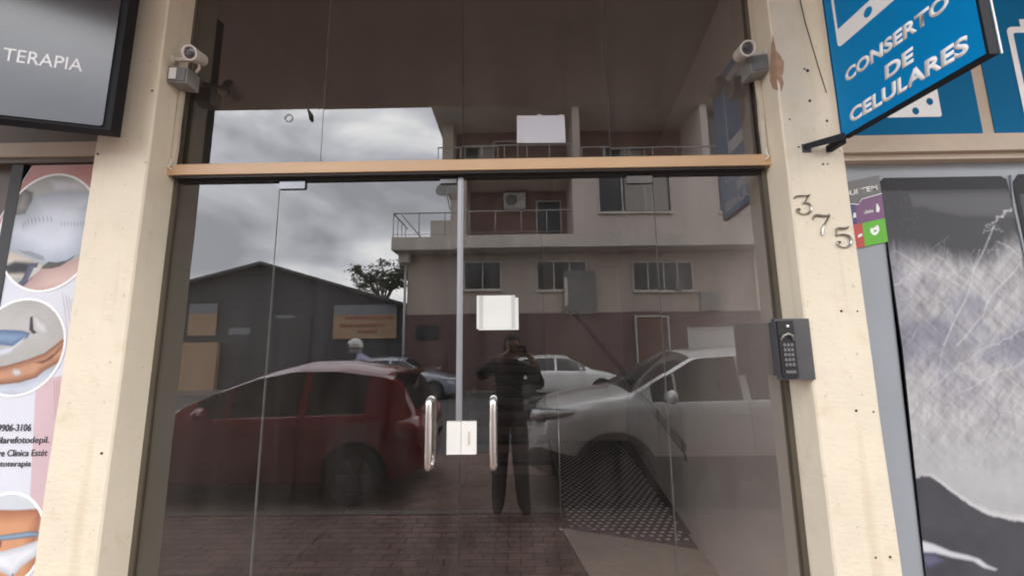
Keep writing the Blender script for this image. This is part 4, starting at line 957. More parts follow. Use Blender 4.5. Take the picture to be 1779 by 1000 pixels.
    bmesh.ops.delete(bm, geom=gl, context='FACES')
    me2 = bpy.data.meshes.new('body'); bm.to_mesh(me2); bm.free()
    for m in res.materials: me2.materials.append(m)
    for p in me2.polygons: p.use_smooth = True
    me2.set_sharp_from_angle(angle=R(40))
    body = bpy.data.objects.new('body', me2); C.objects.link(body); body.parent = t; bpy.data.meshes.remove(res)
    # wheels
    for wx in wheels:
        for s in (-1, 1):
            yo = s*(W-0.205)
            b2 = B(); lathe(b2, [(wr*0.66, 0.0), (wr*0.93, 0.0), (wr, 0.03), (wr, 0.16), (wr*0.93, 0.195), (wr*0.66, 0.19), (wr*0.62, 0.15), (wr*0.62, 0.02)], (wx, yo, wr), (0, s, 0), 32)
            wo = obj('wheel', b2, 'tyre_rubber', t, smooth='auto', local=True)
            b2 = B(); lathe(b2, [(wr*0.63, 0.02), (wr*0.64, 0.185), (wr*0.60, 0.185), (wr*0.58, 0.13), (0.02, 0.12)], (wx, yo, wr), (0, s, 0), 28)
            for k in range(6):
                a = 2*PI*k/6
                for q in (-0.012, 0.012):
                    tube(b2, [(wx+math.cos(a+q)*0.03, yo+s*0.155, wr+math.sin(a+q)*0.03), (wx+math.cos(a+q)*wr*0.6, yo+s*0.172, wr+math.sin(a+q)*wr*0.6)], 0.018, 6)
            ball(b2, (wx, yo+s*0.155, wr), 0.04, (1, .4, 1), 10)
            obj('rim', b2, 'rim_alloy', wo, local=True)
    def sidept(x, z):
        zl = min(crv(belt, x), crv(top, x)-0.01); w_ = crv(plan, x); b0 = crv(zb, x)
        return float(np.interp(z, [b0, b0+0.10, b0+0.28, (b0+zl)*0.5+0.06, zl-0.10, zl-0.02, zl+0.004], [w_*0.86, w_*0.955, w_*0.99, w_, w_*0.985, w_*0.955, w_*0.93]))
    # door gaps, handles, mirrors
    edges = [wins[0][0]+0.02] + [(wins[i][1]+wins[i+1][0])/2 for i in range(len(wins)-1)] + [wins[-1][1]-0.03]
    for s in (-1, 1):
        b2 = B()
        for x in edges:
            zl = crv(belt, x)-0.01; z0 = crv(zb, x)+0.10
            P = [(x, s*(sidept(x, z0+(zl-z0)*k/8)+0.0015), z0+(zl-z0)*k/8) for k in range(9)]; tube(b2, P, 0.0035, 5)
        obj('door_gap', b2, 'trim_black', t, local=True)
        for i in range(1, len(edges)):
            x = edges[i-1]+0.12; z = crv(belt, x)-0.13; b2 = B(); y = sidept(x, z); box(b2, x-0.08, x+0.09, s*y-0.006, s*y+s*0.026 if s > 0 else s*y+0.006, z-0.012, z+0.014) if s > 0 else box(b2, x-0.08, x+0.09, s*y-0.026, s*y+0.006, z-0.012, z+0.014)
            obj('door_handle', b2, paint, t, bevel=0.006, local=True)
        x = wins[-1][1]-0.16; z = crv(belt, x)+0.07; y = s*(crv(plan, x)*0.93+0.11); b2 = B()
        ball(b2, (x, y, z), 0.12, (0.45, 0.95, 0.62), 16); tube(b2, [(x+0.02, s*(crv(plan, x)*0.93-0.02), z-0.05), (x, y, z-0.03)], 0.02, 6)
        obj('side_mirror', b2, paint, t, local=True)
    # lamps hugging the corners
    xf = xb; zh = crv(top, xb-0.28)-0.13
    for s in (-1, 1):
        b2 = B()
        P = []
        N_ = 12
        for k in range(N_+1):
            u = k/N_; x = xf-0.05-0.46*u**1.15; P.append((x, crv(plan, x)))
        for (nm, mt_, lift, sc_, u0, u1) in (('headlight', 'lamp_clear', 0.006, 1.0, 0, N_), ('lamp_bezel', 'trim_black', 0.0035, 1.22, 0, N_)):
            b2 = B(); r0 = []
            for k in range(u0, u1+1):
                u = k/N_; x, w_ = P[k]; hh = (0.062*(1-u)**0.55+0.006)*sc_; zc = zh+0.075*u+0.01
                n2 = 1 if u < 0.35 else 0
                r0.append([b2.verts.new((x+lift+0.02*(1-u)*n2, s*(sidept(x, zc-hh)+lift), zc-hh*0.8)), b2.verts.new((x+lift+0.02*(1-u)*n2, s*(sidept(x, zc)+lift*1.6), zc)), b2.verts.new((x+lift, s*(sidept(x, zc+hh)+lift), zc+hh)), b2.verts.new((x-0.05, s*(w_-0.08), zc))])
            for a, b in zip(r0, r0[1:]):
                for q in range(4): b2.faces.new((a[q], a[(q+1) % 4], b[(q+1) % 4], b[q]))
            b2.faces.new(r0[0]); b2.faces.new(r0[-1])
            obj(nm, b2, mt_, t, smooth=True, local=True)
        b2 = B(); x = xa; zt_ = tail or (0.80, 1.05)
        r0 = []
        for k in range(7):
            xx = xa+0.03+0.26*(k/6); w_ = crv(plan, xx); ins = 0.0
            kz = 0.5*(zt_[0]+zt_[1]); hz = 0.5*(zt_[1]-zt_[0])*(1-0.45*(k/6)**1.5)
            r0.append([b2.verts.new((xx-0.010, s*(sidept(xx, kz-hz)+0.004), kz-hz)), b2.verts.new((xx-0.010, s*(sidept(xx, min(kz+hz, crv(belt, xx)))+0.004), kz+hz)), b2.verts.new((xx+0.05, s*(w_-0.12), zt_[1]-0.02)), b2.verts.new((xx+0.05, s*(w_-0.12), zt_[0]+0.02))])
        for a, b in zip(r0, r0[1:]):
            for q in range(4): b2.faces.new((a[q], a[(q+1) % 4], b[(q+1) % 4], b[q]))
        b2.faces.new(r0[0]); b2.faces.new(r0[-1]); obj('taillight', b2, 'lamp_red', t, smooth=True, local=True)
    # grille, lower intake, plates, bumper line
    wf = crv(plan, xb-0.02)
    b2 = B(); box(b2, xb-0.10, xb+0.008, -wf*0.62, wf*0.62, zh-0.085, zh+0.035)
    for k in range(4): box(b2, xb+0.0082, xb+0.016, -wf*0.58, wf*0.58, zh-0.07+k*0.026, zh-0.062+k*0.026)
    obj('grille', b2, 'trim_black', t, bevel=0.004, local=True)
    b2 = B(); box(b2, xb-0.10, xb+0.006, -wf*0.8, wf*0.8, crv(zb, xb)+0.06, crv(zb, xb)+0.17); obj('lower_intake', b2, 'trim_black', t, bevel=0.01, local=True)
    for xx, s in ((xb+0.012, 1), (xa-0.012, -1)):
        z = (crv(zb, xx)+0.24); b2 = B(); box(b2, min(xx, xx-s*0.03), max(xx, xx-s*0.03), -0.2, 0.2, z, z+0.13); obj('number_plate', b2, 'plate_grey', t, bevel=0.004, local=True)
    # wipers
    for y in (-0.35, 0.15):
        x0 = screen[1]-0.06; x1 = screen[1]-0.26
        b2 = B(); tube(b2, [(x0, y, crv(top, x0)+0.012), (x1, y+0.42, crv(top, x1)-0.005)], 0.008, 5); obj('wiper', b2, 'trim_black', t, local=True)
    return t
# red hatchback: rear toward the camera's right in the mirror
RZ = -0.06
hatch = dict(W=0.85, top=[(-1.95, 0.60), (-1.93, 0.86), (-1.86, 1.02), (-1.66, 1.42), (-1.45, 1.49), (-0.9, 1.57), (-0.4, 1.575), (0.0, 1.49), (0.5, 1.28), (1.04, 1.0), (1.35, 0.91), (1.75, 0.80), (1.90, 0.66), (1.95, 0.50)],
             belt=[(-1.95, 0.58), (-1.90, 0.84), (-1.75, 0.96), (-1.0, 0.965), (0.9, 0.915), (1.4, 0.86), (1.8, 0.74), (1.95, 0.48)],
             plan=[(-1.95, 0.60), (-1.85, 0.76), (-1.5, 0.83), (-0.5, 0.85), (1.0, 0.845), (1.6, 0.80), (1.85, 0.68), (1.95, 0.52)],
             zb=[(-1.95, 0.34), (-1.6, 0.22), (1.6, 0.20), (1.95, 0.26)], wins=[(-1.30, -0.62), (-0.54, 0.26), (0.30, 0.66)], screen=(0.12, 1.0), rear=(-1.86, -1.58), wheels=(-1.22, 1.28))
red = make_car('parked_hatchback', 'dark red hatchback parked at the kerb, mirrored left of the door seam', 'car', (-3.08, -3.63, RZ), PI, 'red_paint', group=None, tail=(0.68, 0.93), **hatch)
b2 = B()
box(b2, -1.93, -1.58, -0.56, 0.56, 1.405, 1.435)
for v in b2.verts: v.co.z += -(v.co.x+1.6)*0.06
obj('spoiler', b2, 'red_paint', red, bevel=0.012, local=True)
b2 = B(); tube(b2, [(-1.40, 0, 1.46), (-1.50, 0, 1.63)], 0.006, 6); obj('antenna', b2, 'trim_black', red, local=True)
# white crossover nose in toward the camera's left in the mirror
suv = dict(W=0.91, top=[(-2.15, 0.62), (-2.12, 1.0), (-2.0, 1.15), (-1.75, 1.58), (-1.4, 1.66), (-0.4, 1.705), (0.30, 1.66), (1.04, 1.20), (1.35, 1.165), (1.85, 1.07), (2.08, 0.93), (2.15, 0.66)],
           belt=[(-2.15, 0.60), (-2.0, 1.08), (-1.0, 1.13), (0.9, 1.10), (1.5, 1.04), (1.95, 0.93), (2.15, 0.62)],
           plan=[(-2.15, 0.66), (-2.0, 0.84), (-1.5, 0.90), (0, 0.91), (1.3, 0.90), (1.75, 0.84), (2.05, 0.66), (2.15, 0.42)],
           zb=[(-2.15, 0.42), (-1.7, 0.30), (1.7, 0.28), (2.15, 0.36)], wins=[(-1.62, -1.15), (-1.07, -0.22), (-0.14, 0.55), (0.58, 0.82)], screen=(0.32, 1.02), rear=(-2.0, -1.75), wheels=(-1.28, 1.26), wr=0.35, arch=0.43)
white = make_car('parked_crossover', 'white crossover parked nose-left at the kerb, mirrored in the right-hand glass', 'car', (2.26, -3.42, RZ), PI, 'white_paint', cladding=True, tail=(0.85, 1.10), **suv)
for s in (-1, 1):
    b2 = B(); tube(b2, [(1.26+0.445*math.cos(a), s*(0.905), 0.35+0.445*math.sin(a)) for a in [PI*k/18 for k in range(-1, 20)]], 0.022, 6)
    obj('arch_trim', b2, 'trim_black', white, local=True)
    b2 = B(); tube(b2, [(1.26+0.418*math.cos(a), s*0.917, 0.35+0.418*math.sin(a)) for a in [PI*k/18 for k in range(0, 19)]], 0.008, 6)
    obj('arch_lip', b2, 'rim_alloy', white, local=True)
sedan = dict(W=0.86, top=[(-2.1, 0.62), (-2.08, 0.94), (-1.95, 1.05), (-1.60, 1.38), (-1.2, 1.47), (-0.4, 1.51), (0.2, 1.47), (1.05, 0.98), (1.5, 0.90), (1.9, 0.78), (2.05, 0.66), (2.10, 0.5)],
             belt=[(-2.1, 0.6), (-1.95, 0.95), (-1.0, 0.96), (1.0, 0.91), (1.6, 0.84), (1.95, 0.70), (2.1, 0.48)],
             plan=[(-2.1, 0.62), (-1.95, 0.78), (-1.5, 0.84), (0, 0.86), (1.2, 0.85), (1.7, 0.80), (2.0, 0.66), (2.1, 0.5)],
             zb=[(-2.1, 0.34), (-1.7, 0.22), (1.7, 0.20), (2.1, 0.26)], wins=[(-1.50, -1.12), (-1.05, -0.28), (-0.20, 0.58), (0.60, 0.78)], screen=(0.26, 1.02), rear=(-1.93, -1.62), wheels=(-1.30, 1.32))
make_car('parked_car', 'silver blue hatchback across the street, mirrored just left of the door seam', 'car', (-4.28, -13.30, RZ), 0, 'silver_paint', group='cars parked across the street', **sedan)
make_car('parked_car', 'white estate car across the street, mirrored between the photographer and the crossover', 'car', (1.55, -13.20, RZ), 0, 'white_paint', group='cars parked across the street', **sedan)

# ------------------------------------------------------------------ opposite apartment building
mat('opp_wall', (0.46, 0.38, 0.32), 0.85, var=0.14, scale=0.8, stretch=(1, 1, 0.4), bump=0.2)
mat('opp_light', (0.60, 0.52, 0.46), 0.85, var=0.12, scale=1.0, stretch=(1.5, 1, 0.3))
mat('opp_wine', (0.13, 0.075, 0.072), 0.8, var=0.18, scale=0.9)
mat('opp_recess', (0.22, 0.125, 0.10), 0.85, var=0.12, scale=1.2)
mat('opp_slab', (0.60, 0.54, 0.47), 0.85, var=0.15, scale=1.4, stretch=(1, 1, 0.3))
mat('opp_glass', (0.03, 0.032, 0.035), 0.15)
mat('opp_frame', (0.55, 0.53, 0.50), 0.5)
mat('curtain', (0.34, 0.31, 0.28), 0.9, var=0.25, scale=9, stretch=(3, 3, 0.1))
mat('rail_steel', (0.38, 0.37, 0.36), 0.5, metal=0.3)
mat('door_wood', (0.14, 0.07, 0.045), 0.6)
YB = -15.2
AB = thing('apartment_building', 'beige three storey building with balconies and wine red base, mirrored in the doors', 'building', (3, YB, 0))
def rd(x0, x1, yf, yb, z0, z1): return bx(x0, x1, YB-yb, YB+yf, z0, z1)   # yf: how far toward the street
obj('base_wall', rd(-4.70, 10.6, 0, 8, 3.13, 5.72), 'opp_wall', AB)
obj('base_dado', rd(-4.70, 10.6, 0.02, 8, 0, 3.128), 'opp_wine', AB)
obj('floor_slab', rd(-5.15, 10.6, 0.95, 8, 5.722, 6.25), 'opp_slab', AB, bevel=0.02)
obj('corner_bracket', rd(-4.98, -4.55, 0.5, 1.4, 5.30, 5.72), 'opp_slab', AB)
# first floor: recessed loggia then flush wall
obj('loggia_wall', rd(-2.80, 2.36, -1.1, 8, 6.252, 9.1), 'opp_recess', AB)
obj('terrace_pier', rd(-2.80, -2.10, 0.6, 1.098, 6.252, 9.1), 'opp_light', AB)
obj('flush_wall', rd(2.36, 10.6, 0.92, 8, 6.252, 9.1), 'opp_light', AB)
obj('terrace_box', rd(-3.7, -2.83, 0.3, 2.2, 6.252, 7.15), 'opp_slab', AB)
obj('floor_slab', rd(-3.35, 10.6, 0.95, 8, 9.102, 9.45), 'opp_slab', AB, bevel=0.02)
obj('loggia_lintel', rd(-2.098, 2.358, 0.85, 1.05, 8.86, 9.1), 'opp_light', AB)
# second floor
obj('loggia_wall', rd(-2.8, 7.8, -1.2, 8, 9.452, 11.9), 'opp_recess', AB)
obj('pier', rd(2.45, 2.75, 0.85, 1.198, 9.452, 11.9), 'opp_wall', AB)
obj('pier', rd(7.8, 8.1, 0.9, 1.198, 9.452, 11.9), 'opp_light', AB)
obj('flush_wall', rd(8.92, 10.6, 0.92, 8, 9.452, 11.9), 'opp_light', AB)
obj('end_wall', rd(-3.34, -2.85, -0.2, 8, 9.452, 11.9), 'opp_wall', AB)
obj('roof_slab', rd(-3.6, 10.8, 1.05, 8, 11.902, 12.5), 'opp_slab', AB, bevel=0.02)
obj('stair_window', rd(8.102, 8.918, 0.4, 0.6, 9.6, 11.8), 'opp_glass', AB)
def win(x0, x1, z0, z1, yf, nm=3, cur=True):
    f = obj('window', rd(x0, x1, yf+0.01, -yf+0.12, z0, z1), 'opp_glass', AB)
    bm = B(); y = YB+yf+0.012; t_ = 0.055
    box(bm, x0-t_, x1+t_, y, y+0.05, z1, z1+t_); box(bm, x0-t_, x1+t_, y, y+0.05, z0-t_, z0); box(bm, x0-t_, x0, y, y+0.05, z0, z1); box(bm, x1, x1+t_, y, y+0.05, z0, z1)
    for k in range(1, nm): x = x0+(x1-x0)*k/nm; box(bm, x-0.025, x+0.025, y, y+0.04, z0, z1)
    obj('window_frame', bm, 'opp_frame', f)
    if cur:
        bm = B(); box(bm, x0+0.04+(x1-x0)*0.36, x1-0.1, y, y+0.006, z0+0.05, z1-0.05); obj('curtain', bm, 'curtain', f)
    bm = B(); box(bm, x0-0.08, x1+0.08, y, y+0.10, z0-t_-0.06, z0-t_-0.002); obj('sill', bm, 'opp_slab', f)
win(3.45, 6.28, 7.16, 8.78, 0.92, 3); win(8.25, 9.0, 7.12, 8.72, 0.92, 2, False)
win(-2.2, -0.70, 4.18, 5.30, 0, 2, False); win(0.90, 2.92, 4.12, 5.28, 0, 3, False); win(4.95, 7.30, 4.05, 5.20, 0, 4, False)
win(-2.35, -0.85, 9.75, 11.15, -1.2, 2, True); win(4.2, 6.0, 9.75, 11.0, -1.2, 2, True)
def odoor(x0, x1, z0, z1, yf, m='door_wood'):
    d = obj('door', rd(x0, x1, yf+0.03, -yf+0.1, z0, z1), m, AB)
    bm = B(); box(bm, x0-0.06, x0, YB+yf, YB+yf+0.06, z0, z1+0.06); box(bm, x1, x1+0.06, YB+yf, YB+yf+0.06, z0, z1+0.06); box(bm, x0, x1, YB+yf, YB+yf+0.06, z1, z1+0.06)
    obj('door_frame', bm, 'opp_frame', d)
odoor(1.0, 2.05, 6.26, 8.35, -1.1, 'opp_glass'); odoor(4.95, 6.15, 0.01, 2.9, 0.02); odoor(-1.0, 0.1, 9.46, 11.4, -1.2); odoor(7.0, 9.4, 0.01, 2.4, 0.02, 'opp_frame')
obj('side_pilaster', rd(9.9, 10.6, 0.10, 0.3, 3.13, 5.718), 'opp_light', AB)
obj('meter_box', rd(7.55, 8.35, 0.16, 0.1, 3.14, 3.95), 'grey_box', AB, bevel=0.02)
obj('wall_lamp', rd(6.55, 6.80, 0.16, 0.1, 3.95, 4.45), 'grey_plastic', AB, bevel=0.02)
def railing(par, x0, x1, y, z0, posts, z1=None, diag=False):
    z1 = z1 or z0+1.02
    bm = B(); tube(bm, [(x0, y, z1), (x1, y, z1)], 0.03, 8); tube(bm, [(x0, y, z0+0.12), (x1, y, z0+0.12)], 0.014, 6)
    for k in range(posts+1):
        x = x0+(x1-x0)*k/posts; tube(bm, [(x, y, z0), (x, y, z1)], 0.022, 6)
    obj('railing', bm, 'rail_steel', par)
railing(AB, -5.10, 2.34, YB+0.90, 6.252, 7)
bm = B(); tube(bm, [(-5.10, YB+0.90, 7.27), (-5.10, YB-1.2, 7.27)], 0.03, 8); tube(bm, [(-4.75, YB+0.9, 7.2), (-4.0, YB-0.2, 6.3)], 0.025, 6)
for k in range(4): tube(bm, [(-5.10, YB+0.9-0.6*k, 6.252), (-5.10, YB+0.9-0.6*k, 7.27)], 0.02, 6)
obj('railing', bm, 'rail_steel', AB)
railing(AB, -3.3, 2.4, YB+0.90, 9.452, 6, 10.15); railing(AB, 2.8, 8.6, YB+0.90, 9.452, 6, 10.0)
# things fixed to it
ac = thing('air_conditioner', 'outdoor air conditioner unit on the balcony wall opposite, mirrored above the right door leaf', 'air conditioner', (-0.05, YB-0.9, 8.1))
obj('casing', bx(-0.55, 0.45, YB-1.09, YB-0.72, 8.00, 8.70), 'opp_frame', ac, bevel=0.02)
bm = B(); lathe(bm, [(0.27, 0), (0.27, 0.012), (0.20, 0.014), (0.20, 0.004), (0.05, 0.004), (0.05, 0.02)], (-0.2, YB-0.719, 8.35), (0, 1, 0), 24); obj('fan_grille', bm, 'grey_plastic', ac)
obj('bracket', bx(-0.5, 0.4, YB-1.09, YB-0.75, 7.93, 7.998), 'rail_steel', ac)
ds = thing('satellite_dish', 'grey satellite dish at the upper corner of the balcony terrace opposite', 'satellite dish', (-2.95, YB+1.0, 8.0))
bm = B(); lathe(bm, [(0.02, 0.0), (0.22, 0.02), (0.40, 0.09), (0.42, 0.11), (0.40, 0.105), (0.2, 0.04), (0.02, 0.02)], (-2.95, YB+0.9, 8.22), (-0.15, 0.9, 0.45), 28); obj('reflector', bm, 'grey_box', ds, smooth='auto')
obj('mast', tb([(-2.82, YB-0.6, 7.7), (-2.9, YB+0.2, 7.7), (-2.94, YB+0.85, 8.15)], 0.025, 8), 'rail_steel', ds)
obj('feed_arm', tb([(-2.95, YB+0.95, 7.88), (-3.0, YB+1.35, 8.1), (-3.0, YB+1.36, 8.35)], 0.014, 6), 'rail_steel', ds)
dp = thing('downpipe', 'grey drain pipe down the left corner of the building opposite', 'pipe', (-4.78, YB+0.06, 0))
obj('pipe', tb([(-4.78, YB+0.06, 0.0), (-4.78, YB+0.06, 5.28)], 0.055, 10), 'opp_frame', dp)
ba = thing('wall_awning', 'dark folded awning with pale strip on the wall opposite, mirrored right of centre', 'awning', (2.1, YB, 3.2))
obj('cover', bx(1.95, 3.3, YB+0.03, YB+0.16, 3.05, 4.9), 'grey_plastic', ba, bevel=0.03)
obj('pale_strip', bx(1.98, 2.12, YB+0.162, YB+0.19, 3.4, 4.6), 'opp_frame', ba)
sn = thing('wall_sign', 'small dark sign with unreadable letters on the wine red wall opposite', 'sign', (-4.0, YB+0.1, 2.0))
obj('board', bx(-4.25, -3.35, YB+0.03, YB+0.08, 2.1, 2.7), 'trim_black', sn, bevel=0.01)

# ------------------------------------------------------------------ gabled shed
mat('shed_sheet', (0.048, 0.052, 0.060), 0.7, var=0.2, scale=1.5, stretch=(2, 1, 0.2))
mat('shed_roof', (0.075, 0.075, 0.085), 0.6, var=0.25, scale=2)
mat('shed_door', (0.055, 0.06, 0.065), 0.6, var=0.2, scale=2)
mat('board_orange', (0.42, 0.25, 0.14), 0.6, base2=(0.46, 0.32, 0.20), scale=0.9)
mat('board_grey', (0.22, 0.24, 0.27), 0.6)
mat('board_red', (0.32, 0.06, 0.04), 0.6)
SH = thing('gabled_shed', 'dark sheet metal warehouse with a low gable, mirrored under the clouds', 'building', (-12, -17, 0))
YS = -17.0
rx_, rz_ = -11.85, 5.68; ex0, ez0 = -20.2, 3.55; ex1, ez1 = -5.0, 3.62
bm = B(); P = [(ex0, 0), (ex1, 0), (ex1, ez1), (rx_, rz_), (ex0, ez0)]
f0 = [bm.verts.new((a, YS, b)) for a, b in P]; f1 = [bm.verts.new((a, YS-22, b)) for a, b in P]
bm.faces.new(f0); bm.faces.new(f1)
for i in range(5): bm.faces.new((f0[i], f0[(i+1) % 5], f1[(i+1) % 5], f1[i]))
obj('wall', bm, 'shed_sheet', SH)
for (ax_, az_, bx_, bz_) in ((ex0-0.4, ez0-0.10, rx_, rz_), (rx_, rz_, ex1+0.3, ez1-0.09)):
    bm = B(); v = [bm.verts.new(p) for p in [(ax_, YS+0.5, az_+0.02), (bx_, YS+0.5, bz_+0.02), (bx_, YS-22.3, bz_+0.02), (ax_, YS-22.3, az_+0.02), (ax_, YS+0.5, az_+0.14), (bx_, YS+0.5, bz_+0.14), (bx_, YS-22.3, bz_+0.14), (ax_, YS-22.3, az_+0.14)]]
    for f in [(0, 1, 2, 3), (4, 5, 6, 7), (0, 1, 5, 4), (1, 2, 6, 5), (2, 3, 7, 6), (3, 0, 4, 7)]: bm.faces.new([v[i] for i in f])
    obj('roof', bm, 'shed_roof', SH)
gd = obj('roller_door', bx(-15.2, -9.6, YS, YS+0.06, 0, 3.3), 'shed_door', SH)
bm = B()
for k in range(22): box(bm, -15.15, -9.65, YS+0.062, YS+0.075, 0.1+k*0.145, 0.19+k*0.145)
obj('slats', bm, 'shed_door', gd)
bm = B(); box(bm, -13.3, -12.3, YS+0.08, YS+0.10, 2.45, 2.75); obj('pale_panel', bm, 'board_grey', SH)  # two small pale grey panels on the shed front
bm = B(); box(bm, -11.3, -10.4, YS+0.08, YS+0.10, 3.35-0.15, 3.5-0.15); obj('pale_panel', bm, 'board_grey', SH)
def board(x0, x1, z0, z1, lab, txt=None):
    t = thing('advertising_board', lab, 'sign board', ((x0+x1)/2, YS+0.1, z0), group='boards on the shed front')
    obj('board', bx(x0, x1, YS+0.08, YS+0.14, z0, z1), 'board_orange', t)
    obj('top_band', bx(x0+0.01, x1-0.01, YS+0.142, YS+0.15, z1-(z1-z0)*0.30, z1-0.01), 'board_grey', t)
    if txt:
        A = Art((x1, YS+0.151, z0), (-1, 0, 0)); wd = x1-x0
        bm = B(); rn2 = random.Random(3)
        for row, (a, b, zz) in enumerate(((0.06, 0.80, 0.56), (0.20, 0.86, 0.34), (0.30, 0.62, 0.16))):
            x = a*wd
            while x < b*wd:
                l = rn2.uniform(0.06, 0.13); A.poly(bm, [(x, zz*(z1-z0)), (x+l, zz*(z1-z0)), (x+l*0.9, zz*(z1-z0)+0.16), (x+0.01, zz*(z1-z0)+0.15)], 0.0, 0.004); x += l+0.05
        obj('faded_marks', bm, 'board_red', t)
board(-8.62, -5.62, 2.40, 4.12, 'wide orange advertising board with grey top and faded red lines', True) if False else board(-8.55, -5.60, 2.22, 3.36+0.42, 'wide orange advertising board with grey top and faded red lines, mirrored above the red car', True)
board(-15.4+0.2, -13.9, 2.42, 4.15-0.25, 'orange advertising board mirrored beside the left sidelight edge')
tagp(obj('boundary_wall', bx(-16.5, -13.4, YS+0.4, YS+0.6, 0.0, 2.1), 'board_orange'), 'ochre low wall below the left board, mirrored beside the left pillar', 'wall')
# more town beyond the sides so that a shifted view stays closed
tagp(obj('neighbour_building', bx(-46, -21.5, -34, -15.6, 0, 4.6), 'opp_wall'), 'low plain building further left along the opposite pavement', 'building')
nb = thing('neighbour_building', 'plain two storey building right of the balcony building opposite', 'building', (20, -20, 0))
obj('wall', bx(11.0, 42, -30, -15.4, 0, 8.2), 'opp_light', nb)
for k in range(8):
    for z in (1.6, 5.2): obj('window', bx(12.5+k*3.4, 14.2+k*3.4, -15.41, -15.36, z, z+1.4), 'opp_glass', nb)

# ------------------------------------------------------------------ tree behind the shed
mat('bark', (0.09, 0.065, 0.045), 0.9, bump=0.5, bscale=20)
mat('leaf', (0.055, 0.085, 0.035), 0.7, var=0.45, scale=1.5)
TR = thing('tree', 'flat topped tree rising behind the shed roof beside the building opposite', 'tree', (-9.6, -27, 0))
bm = B(); rt = random.Random(11)
tube(bm, [(-9.6, -27, 0), (-9.5, -27, 2), (-9.65, -27.1, 4), (-9.6, -27, 5.3)], [0.3, 0.24, 0.2, 0.14], 9)
tips = []
for k in range(12):
    a = 2*PI*k/12+rt.uniform(-.3, .3); r = rt.uniform(0.8, 2.2); z = rt.uniform(6.2, 7.9)
    s0 = Vector((-9.6, -27, rt.uniform(4.2, 5.3))); e0 = Vector((-9.6+r*math.cos(a), -27+r*math.sin(a), z)); mid = s0.lerp(e0, 0.5)+Vector((0, 0, 0.25))
    tube(bm, [s0, mid, e0], [0.09, 0.06, 0.025], 6); tips.append(e0); tips.append(mid.lerp(e0, 0.6))
obj('trunk', bm, 'bark', TR)
bm = B()
for tip in tips:
    for c in range(7):
        cc = tip+Vector((rt.gauss(0, .36), rt.gauss(0, .36), rt.gauss(0, .18)))
        for _ in range(22):
            p = cc+Vector((rt.gauss(0, .17), rt.gauss(0, .17), rt.gauss(0, .08)))
            d1 = Vector((rt.uniform(-1, 1), rt.uniform(-1, 1), rt.uniform(-.6, .6))).normalized(); d2 = d1.orthogonal().normalized()
            l = rt.uniform(.07, .13); q = [p-d1*l, p+d2*l*.5, p+d1*l, p-d2*l*.5]
            bm.faces.new([bm.verts.new(x) for x in q])
obj('crown', bm, 'leaf', TR)
# overhead line
tagp(obj('power_line', tb([(-40, -12.6, 9.0), (-15, -12.6, 8.75), (5, -12.6, 8.65), (40, -12.6, 9.0)], 0.012, 5), 'trim_black'), 'thin overhead cable crossing the street', 'cable')

# ================================================================== PEOPLE
mat('skin', (0.42, 0.25, 0.17), 0.55, var=0.06)
mat('hair_dark', (0.018, 0.013, 0.010), 0.7)
mat('jacket_black', (0.014, 0.014, 0.017), 0.85, var=0.2, scale=20)
mat('trousers_dark', (0.022, 0.021, 0.026), 0.9, var=0.2, scale=20)
mat('boot', (0.016, 0.012, 0.010), 0.6)
mat('shirt_blue', (0.40, 0.40, 0.58), 0.85, var=0.1, scale=12)
mat('helmet_white', (0.72, 0.72, 0.70), 0.25, coat=1.0)
mat('phone_black', (0.015, 0.015, 0.017), 0.2)
def skin_mesh(verts, edges, radii, root=0, sub=2):
    me = bpy.data.meshes.new('tmpskin'); me.from_pydata([tuple(v) for v in verts], edges, [])
    o = bpy.data.objects.new('tmpskin', me); C.objects.link(o)
    m = o.modifiers.new('skin', 'SKIN'); m.use_smooth_shade = True; m.branch_smoothing = 0.6
    for i, v in enumerate(me.skin_vertices[0].data):
        r = radii[i]; v.radius = r if isinstance(r, (tuple, list)) else (r, r); v.use_root = (i == root)
    s = o.modifiers.new('sub', 'SUBSURF'); s.levels = sub; s.render_levels = sub
    dg = bpy.context.evaluated_depsgraph_get(); dg.update()
    r = bpy.data.meshes.new_from_object(o.evaluated_get(dg)); bpy.data.objects.remove(o); bpy.data.meshes.remove(me)
    return r
def hand(verts, edges, radii, wi, wpos, palm_dir, across, curl):
    """adds palm and five fingers rooted at wrist vertex wi"""
    pd = Vector(palm_dir).normalized(); ac = Vector(across).normalized(); cu = Vector(curl).normalized(); w_ = Vector(wpos)
    pm = w_+pd*0.045; verts.append(pm); radii.append((0.030, 0.018)); pi = len(verts)-1; edges.append((wi, pi))
    for k, (off, ln) in enumerate(((-0.030, 0.066), (-0.010, 0.078), (0.010, 0.072), (0.030, 0.056))):
        a = w_+pd*0.088+ac*off; b = a+(pd*0.72+cu*0.7)*ln*0.5; c = b+(pd*0.15+cu*1.0)*ln*0.42
        i = len(verts); verts += [a, b, c]; radii += [0.0100, 0.0090, 0.0078]; edges += [(pi, i), (i, i+1), (i+1, i+2)]
    a = w_+pd*0.03-ac*0.036; b = a+(pd*0.5-ac*0.5+cu*0.5)*0.035; c = b+(pd*0.6+cu*0.9)*0.026
    i = len(verts); verts += [a, b, c]; radii += [0.0125, 0.0105, 0.0085]; edges += [(pi, i), (i, i+1), (i+1, i+2)]
